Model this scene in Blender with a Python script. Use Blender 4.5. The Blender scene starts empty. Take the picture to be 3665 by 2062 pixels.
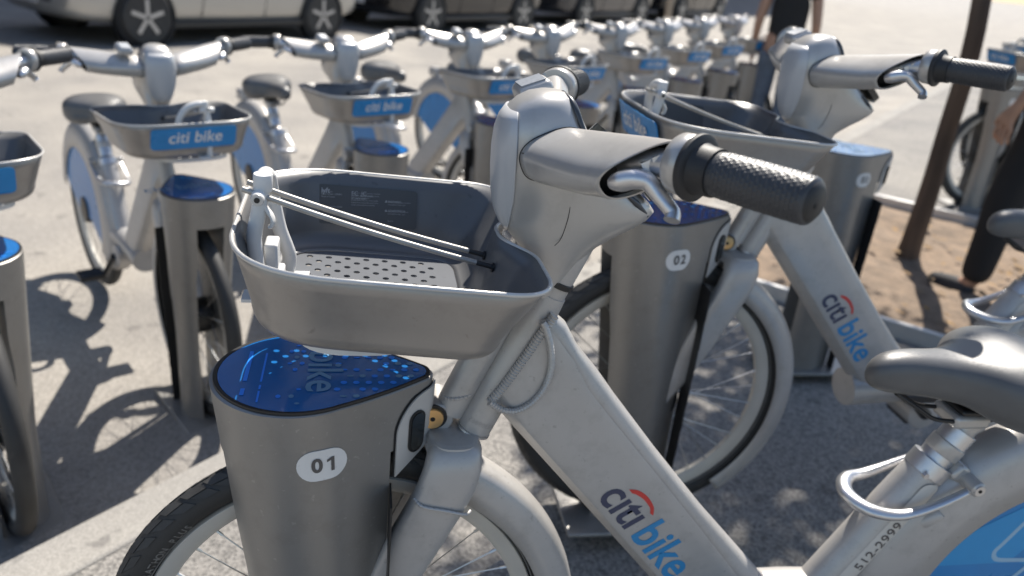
import bpy, bmesh, math, random
from mathutils import Vector, Matrix, noise
R = math.radians
PI = math.pi
random.seed(7)
SC = bpy.context.scene
COL = SC.collection

# ------------------------------------------------------------------ camera
IW, IH, FPX = 3665.0, 2062.0, 2900.0
PITCH, ROLL, YAW = R(23), R(6), R(12)
CAM = Vector((0.0025, -0.9417, 1.309))
FW = Vector((math.sin(YAW)*math.cos(PITCH), math.cos(YAW)*math.cos(PITCH), -math.sin(PITCH)))
RT0 = Vector((math.cos(YAW), -math.sin(YAW), 0)); UP0 = RT0.cross(FW)
RT = RT0*math.cos(ROLL) + UP0*math.sin(ROLL)
UP = UP0*math.cos(ROLL) - RT0*math.sin(ROLL)
cd = bpy.data.cameras.new('camera'); cam = bpy.data.objects.new('camera', cd); COL.objects.link(cam)
cam.matrix_world = Matrix(((RT.x, UP.x, -FW.x, CAM.x), (RT.y, UP.y, -FW.y, CAM.y), (RT.z, UP.z, -FW.z, CAM.z), (0, 0, 0, 1)))
cd.sensor_width = 36.0; cd.lens = FPX/IW*36.0; cd.clip_start = 0.02; cd.clip_end = 600
cd.dof.use_dof = True; cd.dof.focus_distance = 0.96; cd.dof.aperture_fstop = cd.lens/1000/0.0075
SC.camera = cam

def ray(px, py): return FW + RT*((px-IW/2)/FPX) - UP*((py-IH/2)/FPX)
def U(px, py, Y=0.0):            # photo pixel -> point on the plane y = Y
    d = ray(px, py); return CAM + d*((Y-CAM.y)/d.y)
def V(px, py, Z=0.0):            # photo pixel -> point on the plane z = Z
    d = ray(px, py); return CAM + d*((Z-CAM.z)/d.z)

# ------------------------------------------------------------------ light
SUN_EL, SUN_AZ = R(51), Vector((0.46, 0.89, 0)).normalized()     # towards the sun
SUND = SUN_AZ*math.cos(SUN_EL) + Vector((0, 0, math.sin(SUN_EL)))
w = bpy.data.worlds.new('World'); SC.world = w; w.use_nodes = True
nt = w.node_tree; nt.nodes.clear()
sk = nt.nodes.new('ShaderNodeTexSky'); sk.sky_type = 'NISHITA'; sk.sun_disc = False
sk.sun_elevation = SUN_EL; sk.sun_rotation = math.atan2(SUN_AZ.x, SUN_AZ.y)
sk.air_density = 1.0; sk.dust_density = 0.8; sk.ozone_density = 1.0
bg = nt.nodes.new('ShaderNodeBackground'); bg.inputs[1].default_value = 0.085
wo = nt.nodes.new('ShaderNodeOutputWorld')
nt.links.new(sk.outputs[0], bg.inputs[0]); nt.links.new(bg.outputs[0], wo.inputs[0])
sl = bpy.data.lights.new('sun', 'SUN'); sl.energy = 4.2; sl.angle = R(0.53); sl.color = (1.0, 0.94, 0.85)
so = bpy.data.objects.new('sun', sl); COL.objects.link(so)
so.rotation_euler = (-SUND).to_track_quat('-Z', 'Y').to_euler(); so.location = (0, 0, 8)
SC.view_settings.view_transform = 'Standard'; SC.view_settings.look = 'None'
SC.view_settings.exposure = 1.0; SC.view_settings.gamma = 1.0
SC.render.engine = 'CYCLES'
SC.cycles.max_bounces = 8

# ------------------------------------------------------------------ materials
MATS = {}
def mat(name, col, rough=0.5, metal=0.0, var=0.06, vscale=9.0, bump=0.0, bscale=300.0, spec=0.5, coat=0.0, specks=0.0, stretch=(1, 1, 1), transmission=0.0, col2=None, sscale=60.0, spcol=(0.02, 0.02, 0.02), bdist=0.001, grime=0.0):
    """procedural surface: base colour with soft noise variation, optional dirt specks, fine bump"""
    if name in MATS: return MATS[name]
    m = bpy.data.materials.new(name); m.use_nodes = True; MATS[name] = m
    n = m.node_tree.nodes; l = m.node_tree.links
    b = n['Principled BSDF']
    b.inputs['Roughness'].default_value = rough; b.inputs['Metallic'].default_value = metal
    b.inputs['Specular IOR Level'].default_value = spec
    b.inputs['Coat Weight'].default_value = coat; b.inputs['Coat Roughness'].default_value = 0.08
    b.inputs['Transmission Weight'].default_value = transmission
    tc = n.new('ShaderNodeTexCoord'); mp = n.new('ShaderNodeMapping'); mp.inputs['Scale'].default_value = stretch
    l.new(tc.outputs['Object'], mp.inputs['Vector'])
    nz = n.new('ShaderNodeTexNoise'); nz.inputs['Scale'].default_value = vscale; nz.inputs['Detail'].default_value = 6
    l.new(mp.outputs[0], nz.inputs['Vector'])
    cr = n.new('ShaderNodeValToRGB')
    c2 = col2 or tuple(c*(1+var) for c in col); c1 = col if col2 else tuple(c*(1-var) for c in col)
    cr.color_ramp.elements[0].position = 0.32; cr.color_ramp.elements[1].position = 0.68
    cr.color_ramp.elements[0].color = (*c1, 1); cr.color_ramp.elements[1].color = (*c2, 1)
    l.new(nz.outputs[0], cr.inputs[0]); out = cr.outputs[0]
    if specks > 0:
        n2 = n.new('ShaderNodeTexNoise'); n2.inputs['Scale'].default_value = sscale; n2.inputs['Detail'].default_value = 4
        l.new(tc.outputs['Object'], n2.inputs['Vector'])
        r2 = n.new('ShaderNodeValToRGB'); r2.color_ramp.elements[0].position = 0.66; r2.color_ramp.elements[1].position = 0.72
        l.new(n2.outputs[0], r2.inputs[0])
        mu = n.new('ShaderNodeMath'); mu.operation = 'MULTIPLY'; mu.inputs[1].default_value = specks
        l.new(r2.outputs[0], mu.inputs[0])
        mx = n.new('ShaderNodeMix'); mx.data_type = 'RGBA'; mx.inputs[7].default_value = (*spcol, 1)
        l.new(mu.outputs[0], mx.inputs[0]); l.new(out, mx.inputs[6]); out = mx.outputs[2]
    if grime > 0:
        n4 = n.new('ShaderNodeTexNoise'); n4.inputs['Scale'].default_value = 26; n4.inputs['Detail'].default_value = 9; n4.inputs['Roughness'].default_value = 0.68; l.new(tc.outputs['Object'], n4.inputs['Vector'])
        mp4 = n.new('ShaderNodeMapping'); mp4.inputs['Scale'].default_value = (70, 70, 900); mp4.inputs['Rotation'].default_value = (0.5, 0.9, 0.3); l.new(tc.outputs['Object'], mp4.inputs['Vector'])
        n5 = n.new('ShaderNodeTexNoise'); n5.inputs['Scale'].default_value = 1.0; n5.inputs['Detail'].default_value = 2; l.new(mp4.outputs[0], n5.inputs['Vector'])
        r4 = n.new('ShaderNodeValToRGB'); r4.color_ramp.elements[0].position = 0.50; r4.color_ramp.elements[1].position = 0.78; l.new(n4.outputs[0], r4.inputs[0])
        r5 = n.new('ShaderNodeValToRGB'); r5.color_ramp.elements[0].position = 0.70; r5.color_ramp.elements[1].position = 0.76; l.new(n5.outputs[0], r5.inputs[0])
        ad = n.new('ShaderNodeMath'); ad.operation = 'MULTIPLY_ADD'; ad.inputs[1].default_value = 0.55; ad.use_clamp = True; l.new(r5.outputs[0], ad.inputs[0]); l.new(r4.outputs[0], ad.inputs[2])
        m4 = n.new('ShaderNodeMath'); m4.operation = 'MULTIPLY'; m4.inputs[1].default_value = grime; l.new(ad.outputs[0], m4.inputs[0])
        x4 = n.new('ShaderNodeMix'); x4.data_type = 'RGBA'; x4.inputs[7].default_value = (0.13, 0.115, 0.10, 1); l.new(m4.outputs[0], x4.inputs[0]); l.new(out, x4.inputs[6]); out = x4.outputs[2]
    l.new(out, b.inputs['Base Color'])
    # roughness follows the same noise a little
    mr = n.new('ShaderNodeMapRange'); mr.inputs[3].default_value = max(0.02, rough*0.88); mr.inputs[4].default_value = min(1, rough*1.15)
    l.new(nz.outputs[0], mr.inputs[0]); l.new(mr.outputs[0], b.inputs['Roughness'])
    if bump > 0:
        nb = n.new('ShaderNodeTexNoise'); nb.inputs['Scale'].default_value = bscale; nb.inputs['Detail'].default_value = 3
        l.new(mp.outputs[0], nb.inputs['Vector'])
        bp = n.new('ShaderNodeBump'); bp.inputs['Strength'].default_value = bump; bp.inputs['Distance'].default_value = bdist
        l.new(nb.outputs[0], bp.inputs['Height']); l.new(bp.outputs[0], b.inputs['Normal'])
    return m

SILVER = mat('silver_paint', (0.46, 0.442, 0.422), 0.36, 0.25, 0.07, 6, 0.10, 900, specks=0.35, sscale=120, spcol=(0.22, 0.2, 0.18), grime=0.26)
SILVERP = mat('silver_plastic', (0.47, 0.455, 0.435), 0.29, 0.35, 0.03, 5, 0.06, 1400, grime=0.20)
FLOORM = mat('tray_floor_paint', (0.115, 0.122, 0.135), 0.8, 0.0, spec=0.25, var=0.08, vscale=10, specks=0.3, sscale=60, spcol=(0.07, 0.07, 0.07))
PADM = mat('bell_pad_grey', (0.22, 0.24, 0.27), 0.5, 0.1, 0.15, 300)
TRIM = mat('dark_trim', (0.05, 0.055, 0.065), 0.3, 0.2, 0.05, 20)
LINER = mat('dark_liner_paint', (0.125, 0.126, 0.129), 0.36, 0.2, 0.06, 8, specks=0.3, sscale=70, spcol=(0.04, 0.04, 0.04))
CAPGREY = mat('pale_grey_plastic', (0.47, 0.475, 0.485), 0.30, 0.1, 0.02, 5)
TRAYGREY = mat('tray_grey_metal', (0.33, 0.31, 0.29), 0.34, 0.5, 0.05, 6, 0.08, 700, specks=0.35, sscale=45, spcol=(0.10, 0.09, 0.085), grime=0.26)
DOCKGREY = mat('dock_grey_metal', (0.29, 0.28, 0.265), 0.40, 0.55, 0.06, 5, 0.05, 500, stretch=(1, 1, 0.25), specks=0.3, sscale=110, spcol=(0.5, 0.48, 0.45), grime=0.26)
PANELGREY = mat('light_panel_metal', (0.58, 0.565, 0.54), 0.34, 0.3, 0.04, 8)
WHITETUBE = mat('off_white_powder_coat', (0.66, 0.655, 0.64), 0.38, 0.0, 0.05, 20, specks=0.2, sscale=160, spcol=(0.3, 0.29, 0.28))
CASTALU = mat('cast_aluminium', (0.62, 0.62, 0.63), 0.30, 0.9, 0.05, 30, 0.25, 1500)
RUBBER = mat('black_rubber', (0.022, 0.022, 0.023), 0.55, 0, 0.2, 20, 0.15, 800)
GRIPR = mat('grip_rubber', (0.042, 0.044, 0.049), 0.42, 0, 0.15, 30)
TYRE = mat('tyre_rubber', (0.030, 0.029, 0.028), 0.62, 0, 0.25, 14, 0.3, 600, specks=0.25, sscale=25, spcol=(0.09, 0.08, 0.07))
TREADM = mat('tread_rubber', (0.055, 0.052, 0.048), 0.72, 0, 0.3, 20, 0.3, 600)
RIMM = mat('pale_rim', (0.58, 0.555, 0.50), 0.42, 0.2, 0.05, 12)
BLACKP = mat('black_plastic', (0.015, 0.015, 0.016), 0.4, 0, 0.1, 20)
GAP = mat('dark_gap', (0.008, 0.008, 0.009), 0.7, 0, 0.1, 20)
BRASS = mat('brass', (0.72, 0.47, 0.22), 0.32, 1.0, 0.06, 40, 0.1, 900, stretch=(1, 1, 1))
STEEL = mat('spoke_steel', (0.55, 0.55, 0.55), 0.3, 1.0, 0.05, 30)
CORD = mat('braided_cord', (0.42, 0.40, 0.37), 0.45, 0.35, 0.1, 40)
CORD_SHADED = mat('braided_cord_shaded', (0.03, 0.03, 0.032), 0.5, 0.0, 0.1, 40)  # same cord with the head unit's shade put into its colour
SCREEN = mat('blue_top_panel', (0.012, 0.135, 0.40), 0.10, 0.0, 0.08, 6, coat=0.6)
BLUEDOT = mat('bright_blue_print', (0.03, 0.27, 0.95), 0.2, 0, 0.05, 10)
BLUETXT = mat('dull_blue_print', (0.16, 0.32, 0.50), 0.2, 0, 0.05, 10)
WHITEP = mat('white_print', (0.75, 0.75, 0.74), 0.4, 0, 0.03, 20)
PLATE = mat('white_plate', (0.72, 0.70, 0.67), 0.35, 0, 0.04, 15, specks=0.2, sscale=90, spcol=(0.4, 0.38, 0.35))
DIGIT = mat('grey_print', (0.10, 0.09, 0.085), 0.45, 0, 0.05, 20)
NAVY = mat('navy_print', (0.05, 0.055, 0.10), 0.4, 0, 0.05, 20)
REDP = mat('red_print', (0.62, 0.05, 0.04), 0.4, 0, 0.05, 20)
LBLUE = mat('light_blue_print', (0.03, 0.24, 0.50), 0.4, 0, 0.05, 20)
SKIRTA = mat('skirt_blue', (0.004, 0.21, 0.52), 0.28, 0, 0.06, 12)
SKIRTB = mat('skirt_blue_light', (0.010, 0.29, 0.62), 0.28, 0, 0.06, 12)
SKIRTL = mat('skirt_line', (0.30, 0.50, 0.66), 0.35, 0, 0.03, 12)
STICK = mat('sticker_grey', (0.065, 0.066, 0.068), 0.45, 0, 0.05, 30)
STICKT = mat('sticker_text', (0.34, 0.34, 0.34), 0.5, 0, 0.05, 30)
SADDLE = mat('saddle_vinyl', (0.115, 0.114, 0.113), 0.36, 0, 0.08, 20, 0.35, 900)
LENS = mat('dark_lens', (0.012, 0.014, 0.013), 0.06, 0, 0.1, 10, coat=0.8)
STICKERW = mat('seat_tube_sticker', (0.62, 0.58, 0.52), 0.45, 0, 0.04, 25)
TXTG = mat('tyre_print', (0.20, 0.195, 0.185), 0.55, 0, 0.1, 25)
AMBER = mat('amber_reflector', (0.75, 0.22, 0.04), 0.25, 0, 0.05, 20)

# ------------------------------------------------------------------ mesh helpers
def link(name, me, m, parent=None, smooth=None):
    if m is not None:
        me.materials.clear(); me.materials.append(m)
    if smooth is not None:
        for p in me.polygons: p.use_smooth = True
        me.set_sharp_from_angle(angle=R(smooth))
    o = bpy.data.objects.new(name, me); COL.objects.link(o)
    if parent: o.parent = parent
    return o
def from_vf(name, vs, fs, m, parent=None, smooth=40):
    me = bpy.data.meshes.new(name); me.from_pydata([tuple(v) for v in vs], [], fs); me.update()
    bm = bmesh.new(); bm.from_mesh(me); bmesh.ops.recalc_face_normals(bm, faces=bm.faces); bm.to_mesh(me); bm.free()
    return link(name, me, m, parent, smooth)
def solidify(o, t, off=-1.0):
    md = o.modifiers.new('thickness', 'SOLIDIFY'); md.thickness = t; md.offset = off; return o
def bevel(o, wd, seg=2, ang=35):
    md = o.modifiers.new('edges', 'BEVEL'); md.width = wd; md.segments = seg; md.limit_method = 'ANGLE'; md.angle_limit = R(ang); return o
def empty(name, loc=(0, 0, 0), label=None, cat=None, group=None):
    o = bpy.data.objects.new(name, None); COL.objects.link(o); o.location = loc; o.empty_display_size = 0.1
    if label: tag(o, label, cat, group)
    return o
def tag(o, label, cat, group=None):
    o['label'] = label; o['category'] = cat
    if group: o['group'] = group
    return o
def struct(o, kind='structure'): o['kind'] = kind; return o
def loft_vf(rings, cap0=True, cap1=True, closed=True):
    n = len(rings[0]); vs = [v for r in rings for v in r]; fs = []
    for i in range(len(rings)-1):
        for j in range(n if closed else n-1):
            k = (j+1) % n; fs.append((i*n+j, i*n+k, (i+1)*n+k, (i+1)*n+j))
    if cap0: fs.append(tuple(range(n)))
    if cap1: fs.append(tuple(range((len(rings)-1)*n, len(rings)*n)))
    return vs, fs
def sup(a, e): return math.copysign(abs(a)**(2.0/e), a)
def ell(c, ax, ay, n=32, e=2.0): # superellipse ring, ax and ay full vectors
    return [c + ax*sup(math.cos(2*PI*i/n), e) + ay*sup(math.sin(2*PI*i/n), e) for i in range(n)]
def catmull(pts, k=8):
    pts = [Vector(p) for p in pts]; out = []
    for i in range(len(pts)-1):
        p0 = pts[max(i-1, 0)]; p1 = pts[i]; p2 = pts[i+1]; p3 = pts[min(i+2, len(pts)-1)]
        for s in range(k):
            t = s/k
            out.append(0.5*((2*p1)+(p2-p0)*t+(2*p0-5*p1+4*p2-p3)*t*t+(3*p1-p0-3*p2+p3)*t**3))
    out.append(pts[-1]); return out
def lerp_list(v, m):
    return [v[min(int(i/(m-1)*(len(v)-1)), len(v)-2)]*(1-((i/(m-1)*(len(v)-1))-min(int(i/(m-1)*(len(v)-1)), len(v)-2))) + v[min(int(i/(m-1)*(len(v)-1)), len(v)-2)+1]*((i/(m-1)*(len(v)-1))-min(int(i/(m-1)*(len(v)-1)), len(v)-2)) for i in range(m)]
def sweep_vf(path, rad, n=16, flat=1.0, cap=True, up=None):
    path = [Vector(p) for p in path]; m = len(path)
    rad = [rad]*m if not isinstance(rad, (list, tuple)) else (rad if len(rad) == m else lerp_list(list(rad), m))
    rings = []; t0 = (path[1]-path[0]).normalized()
    a = (up or Vector((0, 0, 1)))
    if abs(a.normalized().dot(t0)) > 0.95: a = Vector((0, 1, 0))
    x = t0.cross(a).normalized()
    for i in range(m):
        t = (path[min(i+1, m-1)]-path[max(i-1, 0)]).normalized()
        x = (x - t*x.dot(t)).normalized(); y = t.cross(x)
        rings.append([path[i] + x*(rad[i]*math.cos(2*PI*j/n)) + y*(rad[i]*flat*math.sin(2*PI*j/n)) for j in range(n)])
    return loft_vf(rings, cap, cap)
def tube(name, pts, rad, m, parent=None, n=16, k=6, flat=1.0, smooth=50, up=None):
    p = catmull(pts, k) if len(pts) > 2 else [Vector(q) for q in pts]
    vs, fs = sweep_vf(p, rad, n, flat, True, up); return from_vf(name, vs, fs, m, parent, smooth)
def lathe_vf(prof, org, axis, n=40):
    axis = Vector(axis).normalized(); a = Vector((0, 0, 1)) if abs(axis.z) < 0.9 else Vector((1, 0, 0))
    x = axis.cross(a).normalized(); y = axis.cross(x); org = Vector(org)
    rings = [[org + axis*h + x*(r*math.cos(2*PI*j/n)) + y*(r*math.sin(2*PI*j/n)) for j in range(n)] for r, h in prof]
    return loft_vf(rings, prof[0][0] > 1e-6, prof[-1][0] > 1e-6)
def lathe(name, prof, org, axis, m, parent=None, n=40, smooth=35):
    vs, fs = lathe_vf(prof, org, axis, n); return from_vf(name, vs, fs, m, parent, smooth)
def ring_vf(Rm, prof, ctr, a0=0, a1=2*PI, n=96):  # sweep a closed (radial, axial) profile round the Y axis at ctr
    full = abs(a1-a0-2*PI) < 1e-6; rings = []
    for i in range(n if full else n+1):
        a = a0+(a1-a0)*i/n; d = Vector((math.cos(a), 0, math.sin(a)))
        rings.append([Vector(ctr)+d*(Rm+r)+Vector((0, y, 0)) for r, y in prof])
    if full: rings.append(rings[0])
    vs, fs = loft_vf(rings, not full, not full)
    return vs, fs
def box_vf(c, s, ax=None):
    c = Vector(c); ax = ax or (Vector((1, 0, 0)), Vector((0, 1, 0)), Vector((0, 0, 1))); vs = []
    for dx in (-.5, .5):
        for dy in (-.5, .5):
            for dz in (-.5, .5): vs.append(c + ax[0]*(dx*s[0]) + ax[1]*(dy*s[1]) + ax[2]*(dz*s[2]))
    return vs, [(0, 1, 3, 2), (4, 6, 7, 5), (0, 4, 5, 1), (2, 3, 7, 6), (0, 2, 6, 4), (1, 5, 7, 3)]
def box(name, c, s, m, parent=None, ax=None, bev=0.0, seg=2):
    vs, fs = box_vf(c, s, ax); o = from_vf(name, vs, fs, m, parent, 30)
    if bev: bevel(o, bev, seg)
    return o
def merge(*vfs):
    vs, fs = [], []
    for v, f in vfs:
        o = len(vs); vs += v; fs += [tuple(i+o for i in q) for q in f]
    return vs, fs
DG = None
def curve_mesh(c):
    o = bpy.data.objects.new('tmp', c); COL.objects.link(o)
    dg = bpy.context.evaluated_depsgraph_get(); dg.update()
    me = bpy.data.meshes.new_from_object(o.evaluated_get(dg)); bpy.data.objects.remove(o); bpy.data.curves.remove(c); return me
def fill2d(loops, ext=0.0):
    c = bpy.data.curves.new('c', 'CURVE'); c.dimensions = '2D'; c.fill_mode = 'BOTH'; c.extrude = ext
    for lp in loops:
        s = c.splines.new('POLY'); s.points.add(len(lp)-1); s.use_cyclic_u = True
        for i, p in enumerate(lp): s.points[i].co = (p[0], p[1], 0, 1)
    return curve_mesh(c)
def text2d(txt, size=1.0, bold=0.0, shear=0.0, ax='LEFT', ay='BOTTOM_BASELINE', spacing=1.0, lines=1.0, width=1.0):
    c = bpy.data.curves.new('t', 'FONT'); c.body = txt; c.size = size; c.offset = bold*size; c.shear = shear; c.align_x = ax; c.align_y = ay
    c.space_character = spacing; c.space_line = lines; c.resolution_u = 4
    me = curve_mesh(c)
    if width != 1.0:
        for v in me.vertices: v.co.x *= width
    return me
def map_mesh(me, fn, sub=0):
    if sub:
        bm = bmesh.new(); bm.from_mesh(me); bmesh.ops.triangulate(bm, faces=bm.faces)
        bmesh.ops.subdivide_edges(bm, edges=bm.edges, cuts=sub, use_grid_fill=True); bmesh.ops.triangulate(bm, faces=bm.faces)
        bm.to_mesh(me); bm.free()
    for v in me.vertices: v.co = fn(v.co.x, v.co.y, v.co.z)
    me.update(); return me
def frame_map(org, xd, yd): # 2d -> plane, z along the normal
    xd = Vector(xd).normalized(); yd = Vector(yd); yd = (yd-xd*yd.dot(xd)).normalized(); zd = xd.cross(yd); org = Vector(org)
    return lambda x, y, z: org+xd*x+yd*y+zd*z
def join_meshes(mes):
    bm = bmesh.new()
    for me in mes: bm.from_mesh(me)
    out = bpy.data.meshes.new('joined'); bm.to_mesh(out); bm.free()
    for me in mes: bpy.data.meshes.remove(me)
    return out
def circ(cx, cy, r, n=20, ry=None): return [(cx+r*math.cos(2*PI*i/n), cy+(ry or r)*math.sin(2*PI*i/n)) for i in range(n)]
def stadium(cx, cy, wd, ht, n=12):
    r = min(wd, ht)/2; p = []
    if wd >= ht:
        for i in range(n+1): a = -PI/2+PI*i/n; p.append((cx+wd/2-r+r*math.cos(a), cy+r*math.sin(a)))
        for i in range(n+1): a = PI/2+PI*i/n; p.append((cx-wd/2+r+r*math.cos(a), cy+r*math.sin(a)))
    else:
        for i in range(n+1): a = PI*i/n; p.append((cx+r*math.cos(a), cy+ht/2-r+r*math.sin(a)))
        for i in range(n+1): a = PI+PI*i/n; p.append((cx+r*math.cos(a), cy-ht/2+r+r*math.sin(a)))
    return p
def round_poly(pts, seg=8, edge=6):
    """pts (x, y, radius) -> rounded closed outline with a fixed number of points per corner and edge"""
    out = []; n = len(pts); arcs = []
    for i in range(n):
        p = Vector(pts[i][:2]); a = Vector(pts[i-1][:2]); b = Vector(pts[(i+1) % n][:2]); r = pts[i][2]
        da = (a-p).normalized(); db = (b-p).normalized(); ang = da.angle(db)
        t = r/math.tan(ang/2); t = min(t, (a-p).length*0.48, (b-p).length*0.48)
        p0 = p+da*t; p2 = p+db*t
        arcs.append([p0*(1-s)**2+p*2*s*(1-s)+p2*s*s for s in [j/seg for j in range(seg+1)]])
    for i in range(n):
        out += arcs[i]; q0 = arcs[i][-1]; q1 = arcs[(i+1) % n][0]
        out += [q0.lerp(q1, j/edge) for j in range(1, edge)]
    return out
def mirrored(vs): return [Vector((v[0], -v[1], v[2])) for v in vs]
def copy_tree(o, parent=None, skip=()):
    c = o.copy(); COL.objects.link(c); c.parent = parent
    for ch in list(o.children):
        if ch.name.split('.')[0] not in skip: copy_tree(ch, c, skip)
    return c

# ------------------------------------------------------------------ the rental bike (front to -X, its left side to the camera)
def v3(*a): return Vector(a)
def make_bike():
    B = empty('rental_bike', (0, 0, 0))
    # ---- front wheel
    def wheel(cx, name):
        H = v3(cx, 0, 0.335)
        W = empty(name, H); W.parent = B
        def sub(nm, vf, m, sm=40):
            vs, fs = vf; return from_vf(nm, [Vector(v)-H for v in vs], fs, m, W, sm)
        prof = []
        for i in range(20):
            a = 2*PI*i/20; prof.append((0.0235*math.cos(a)*(1.0 if math.cos(a) > 0 else 0.95), 0.0235*math.sin(a)))
        sub('tyre', ring_vf(0.3095, prof, H, n=120), TYRE)
        # tread blocks: slanted plates proud of the carcass, grooves between
        vfs = []; nb = 54
        for k in range(nb):
            for s in (-1, 1):
                a = 2*PI*(k+(0.5 if s > 0 else 0))/nb
                quad = []
                for (da, th) in ((0.0, 0.10), (0.085, 0.10), (0.045, 0.62), (-0.045, 0.62)):
                    quad.append((a+da, th*s))
                quad2 = [(a-0.055, 0.70*s), (a+0.03, 0.70*s), (a-0.03, 1.12*s), (a-0.095, 1.12*s)]
                for q in (quad, quad2):
                    top = []; bot = []
                    for (aa, th) in q:
                        for rr, lst in ((0.0250, top), (0.0228, bot)):
                            rad = 0.3095+rr*math.cos(th); y = rr*math.sin(th)
                            lst.append(H+v3(rad*math.cos(aa), y, rad*math.sin(aa)))
                    vfs.append(loft_vf([bot, top], False, True))
        sub('tread', merge(*vfs), TREADM, 30)
        sub('rim', ring_vf(0.275, [(0.0135, -0.0135), (0.012, -0.0155), (-0.004, -0.0135), (-0.014, -0.006), (-0.014, 0.006), (-0.004, 0.0135), (0.012, 0.0155), (0.0135, 0.0135)], H, n=120), RIMM)
        sub('rim_stripe', merge(ring_vf(0.2905, [(0.001, -0.0165), (0.0024, -0.0172), (0.0024, -0.0150), (0.001, -0.0145)], H, n=120), ring_vf(0.2905, [(0.001, 0.0165), (0.0024, 0.0172), (0.0024, 0.0150), (0.001, 0.0145)], H, n=120)), TXTG)
        sub('hub', lathe_vf([(0.010, -0.05), (0.052, -0.046), (0.058, -0.030), (0.058, 0.030), (0.052, 0.046), (0.010, 0.05)], H, (0, 1, 0), 40), BLACKP)
        for k in range(36):
            a = 2*PI*(k+0.25)/36; s = -1 if k % 2 else 1
            h = a + (0.45 if (k//2) % 2 else -0.45)
            p0 = H+v3(0.055*math.cos(h), 0.026*s, 0.055*math.sin(h)); p1 = H+v3(0.262*math.cos(a), 0.003*s, 0.262*math.sin(a))
            d = (p0-p1).normalized()
            sub('spoke', merge(sweep_vf([p0, p1], 0.0010, 6), sweep_vf([p1-d*0.002, p1+d*0.012], 0.0021, 6)), STEEL)
        return W, H
    W, H = wheel(0.0, 'front_wheel')
    W2, H2 = wheel(1.19, 'rear_wheel')
    # tyre lettering on the near sidewall, one arc
    mes = []
    txt = 'MARATHON PLUS'
    a = R(133.5+1.95*(len(txt)-1)+0.6)
    for ch in txt:
        if ch != ' ':
            me = text2d(ch, 0.0135, 0.018, ax='CENTER'); 
            a0 = a
            def fn(x, y, z, a0=a0):
                rr = 0.2945 + y; an = a0 - x/rr
                # sidewall bulge
                q = max(-0.999, min(0.999, (rr-0.3095)/0.0235)); yy = -0.0235*math.sqrt(1-q*q)-0.0006
                return v3(rr*math.cos(an), yy, rr*math.sin(an))
            mes.append(map_mesh(me, fn))
        a -= R(1.95)
    link('sidewall_lettering', join_meshes(mes), TXTG, W)
    # ---- front fender behind the fork
    def fender(ctr, r0, r1, yw, a0, a1, nm, m, par=B):
        prof = []
        for i in range(13):
            t = PI*i/12; prof.append(((r1-r0)*math.sin(t)**0.6, -yw*sup(math.cos(t), 3)))
        vs, fs = ring_vf(r0, prof, ctr, a0, a1, 56)
        n = len(prof); fs = []
        for i in range(56):
            for j in range(n-1): fs.append((i*n+j, i*n+j+1, (i+1)*n+j+1, (i+1)*n+j))
        o = from_vf(nm, vs, fs, m, par, 60); solidify(o, 0.0025, -1); return o
    fender(H, 0.298, 0.352, 0.035, R(-52), R(66), 'front_fender', SILVER)
    # ---- fork
    Y = Vector((0, 1, 0))
    for s in (-1, 1):
        rings = []
        for z, x0, x1, y0, y1 in ((0.692, 0.112, 0.168, -0.050, -0.004), (0.682, 0.106, 0.176, -0.062, -0.004), (0.658, 0.099, 0.176, -0.068, -0.030), (0.630, 0.091, 0.171, -0.0705, -0.032), (0.600, 0.078, 0.160, -0.0695, -0.034), (0.560, 0.060, 0.142, -0.068, -0.036), (0.475, 0.030, 0.104, -0.064, -0.040), (0.40, 0.008, 0.066, -0.062, -0.044), (0.345, -0.014, 0.028, -0.061, -0.050), (0.315, -0.010, 0.014, -0.060, -0.052)):
            rings.append(ell(v3((x0+x1)/2, (y0+y1)/2, z), v3((x1-x0)/2, 0, 0), v3(0, (y1-y0)/2, 0), 32, 3.0))
        vs, fs = loft_vf(rings)
        if s > 0: vs = mirrored(vs)
        o = from_vf('fork_leg', vs, fs, SILVER, B, 50)
        wl = [v3(0.087, -0.060, 0.618), v3(0.098, -0.0705, 0.612), v3(0.128, -0.0722, 0.605), v3(0.155, -0.0695, 0.596), v3(0.165, -0.058, 0.592)]
        p = catmull(wl, 14)
        vs, fs = sweep_vf(p, [0.0024*(0.75+0.45*abs(math.sin(i*0.9))) for i in range(len(p))], 8)
        if s > 0: vs = mirrored(vs)
        from_vf('weld_bead', vs, fs, SILVER, o, 80)
    vs, fs = loft_vf([ell(v3(0.140, 0, 0.693), v3(0.028, 0, 0), v3(0, 0.046, 0), 32, 3), ell(v3(0.140, 0, 0.690), v3(0.034, 0, 0), v3(0, 0.055, 0), 32, 3), ell(v3(0.138, 0, 0.672), v3(0.037, 0, 0), v3(0, 0.060, 0), 32, 3)])
    from_vf('fork_crown', vs, fs, SILVER, B, 50)
    # ---- head tube, steering tube, lock barrel
    ax = (v3(0.257, 0, 0.89)-v3(0.172, 0, 0.684)).normalized()
    ht = lathe('head_tube', [(0.0225, 0.0), (0.0240, 0.002), (0.0240, 0.012), (0.0240, 0.20), (0.0225, 0.222)], v3(0.169, 0, 0.690), ax, SILVER, B, 48)
    lathe('bearing_ring', [(0.0228, -0.004), (0.0252, -0.003), (0.0252, 0.0), (0.0228, 0.0008)], v3(0.169, 0, 0.690), ax, CASTALU, ht, 48)
    mes = []
    side = ax.cross(Y).normalized()
    def onht(u, v, off=0.0003):   # u round the tube from the camera side, v along it
        an = u/0.024; c = v3(0.169, 0, 0.690)+ax*v
        return c + (-Y*math.cos(an) - side*math.sin(an)*-1.0)*(0.024+off)
    sgn = 1.0
    me = text2d('A2309865', 0.0095, 0.005, ax='CENTER', spacing=1.05)
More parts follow.
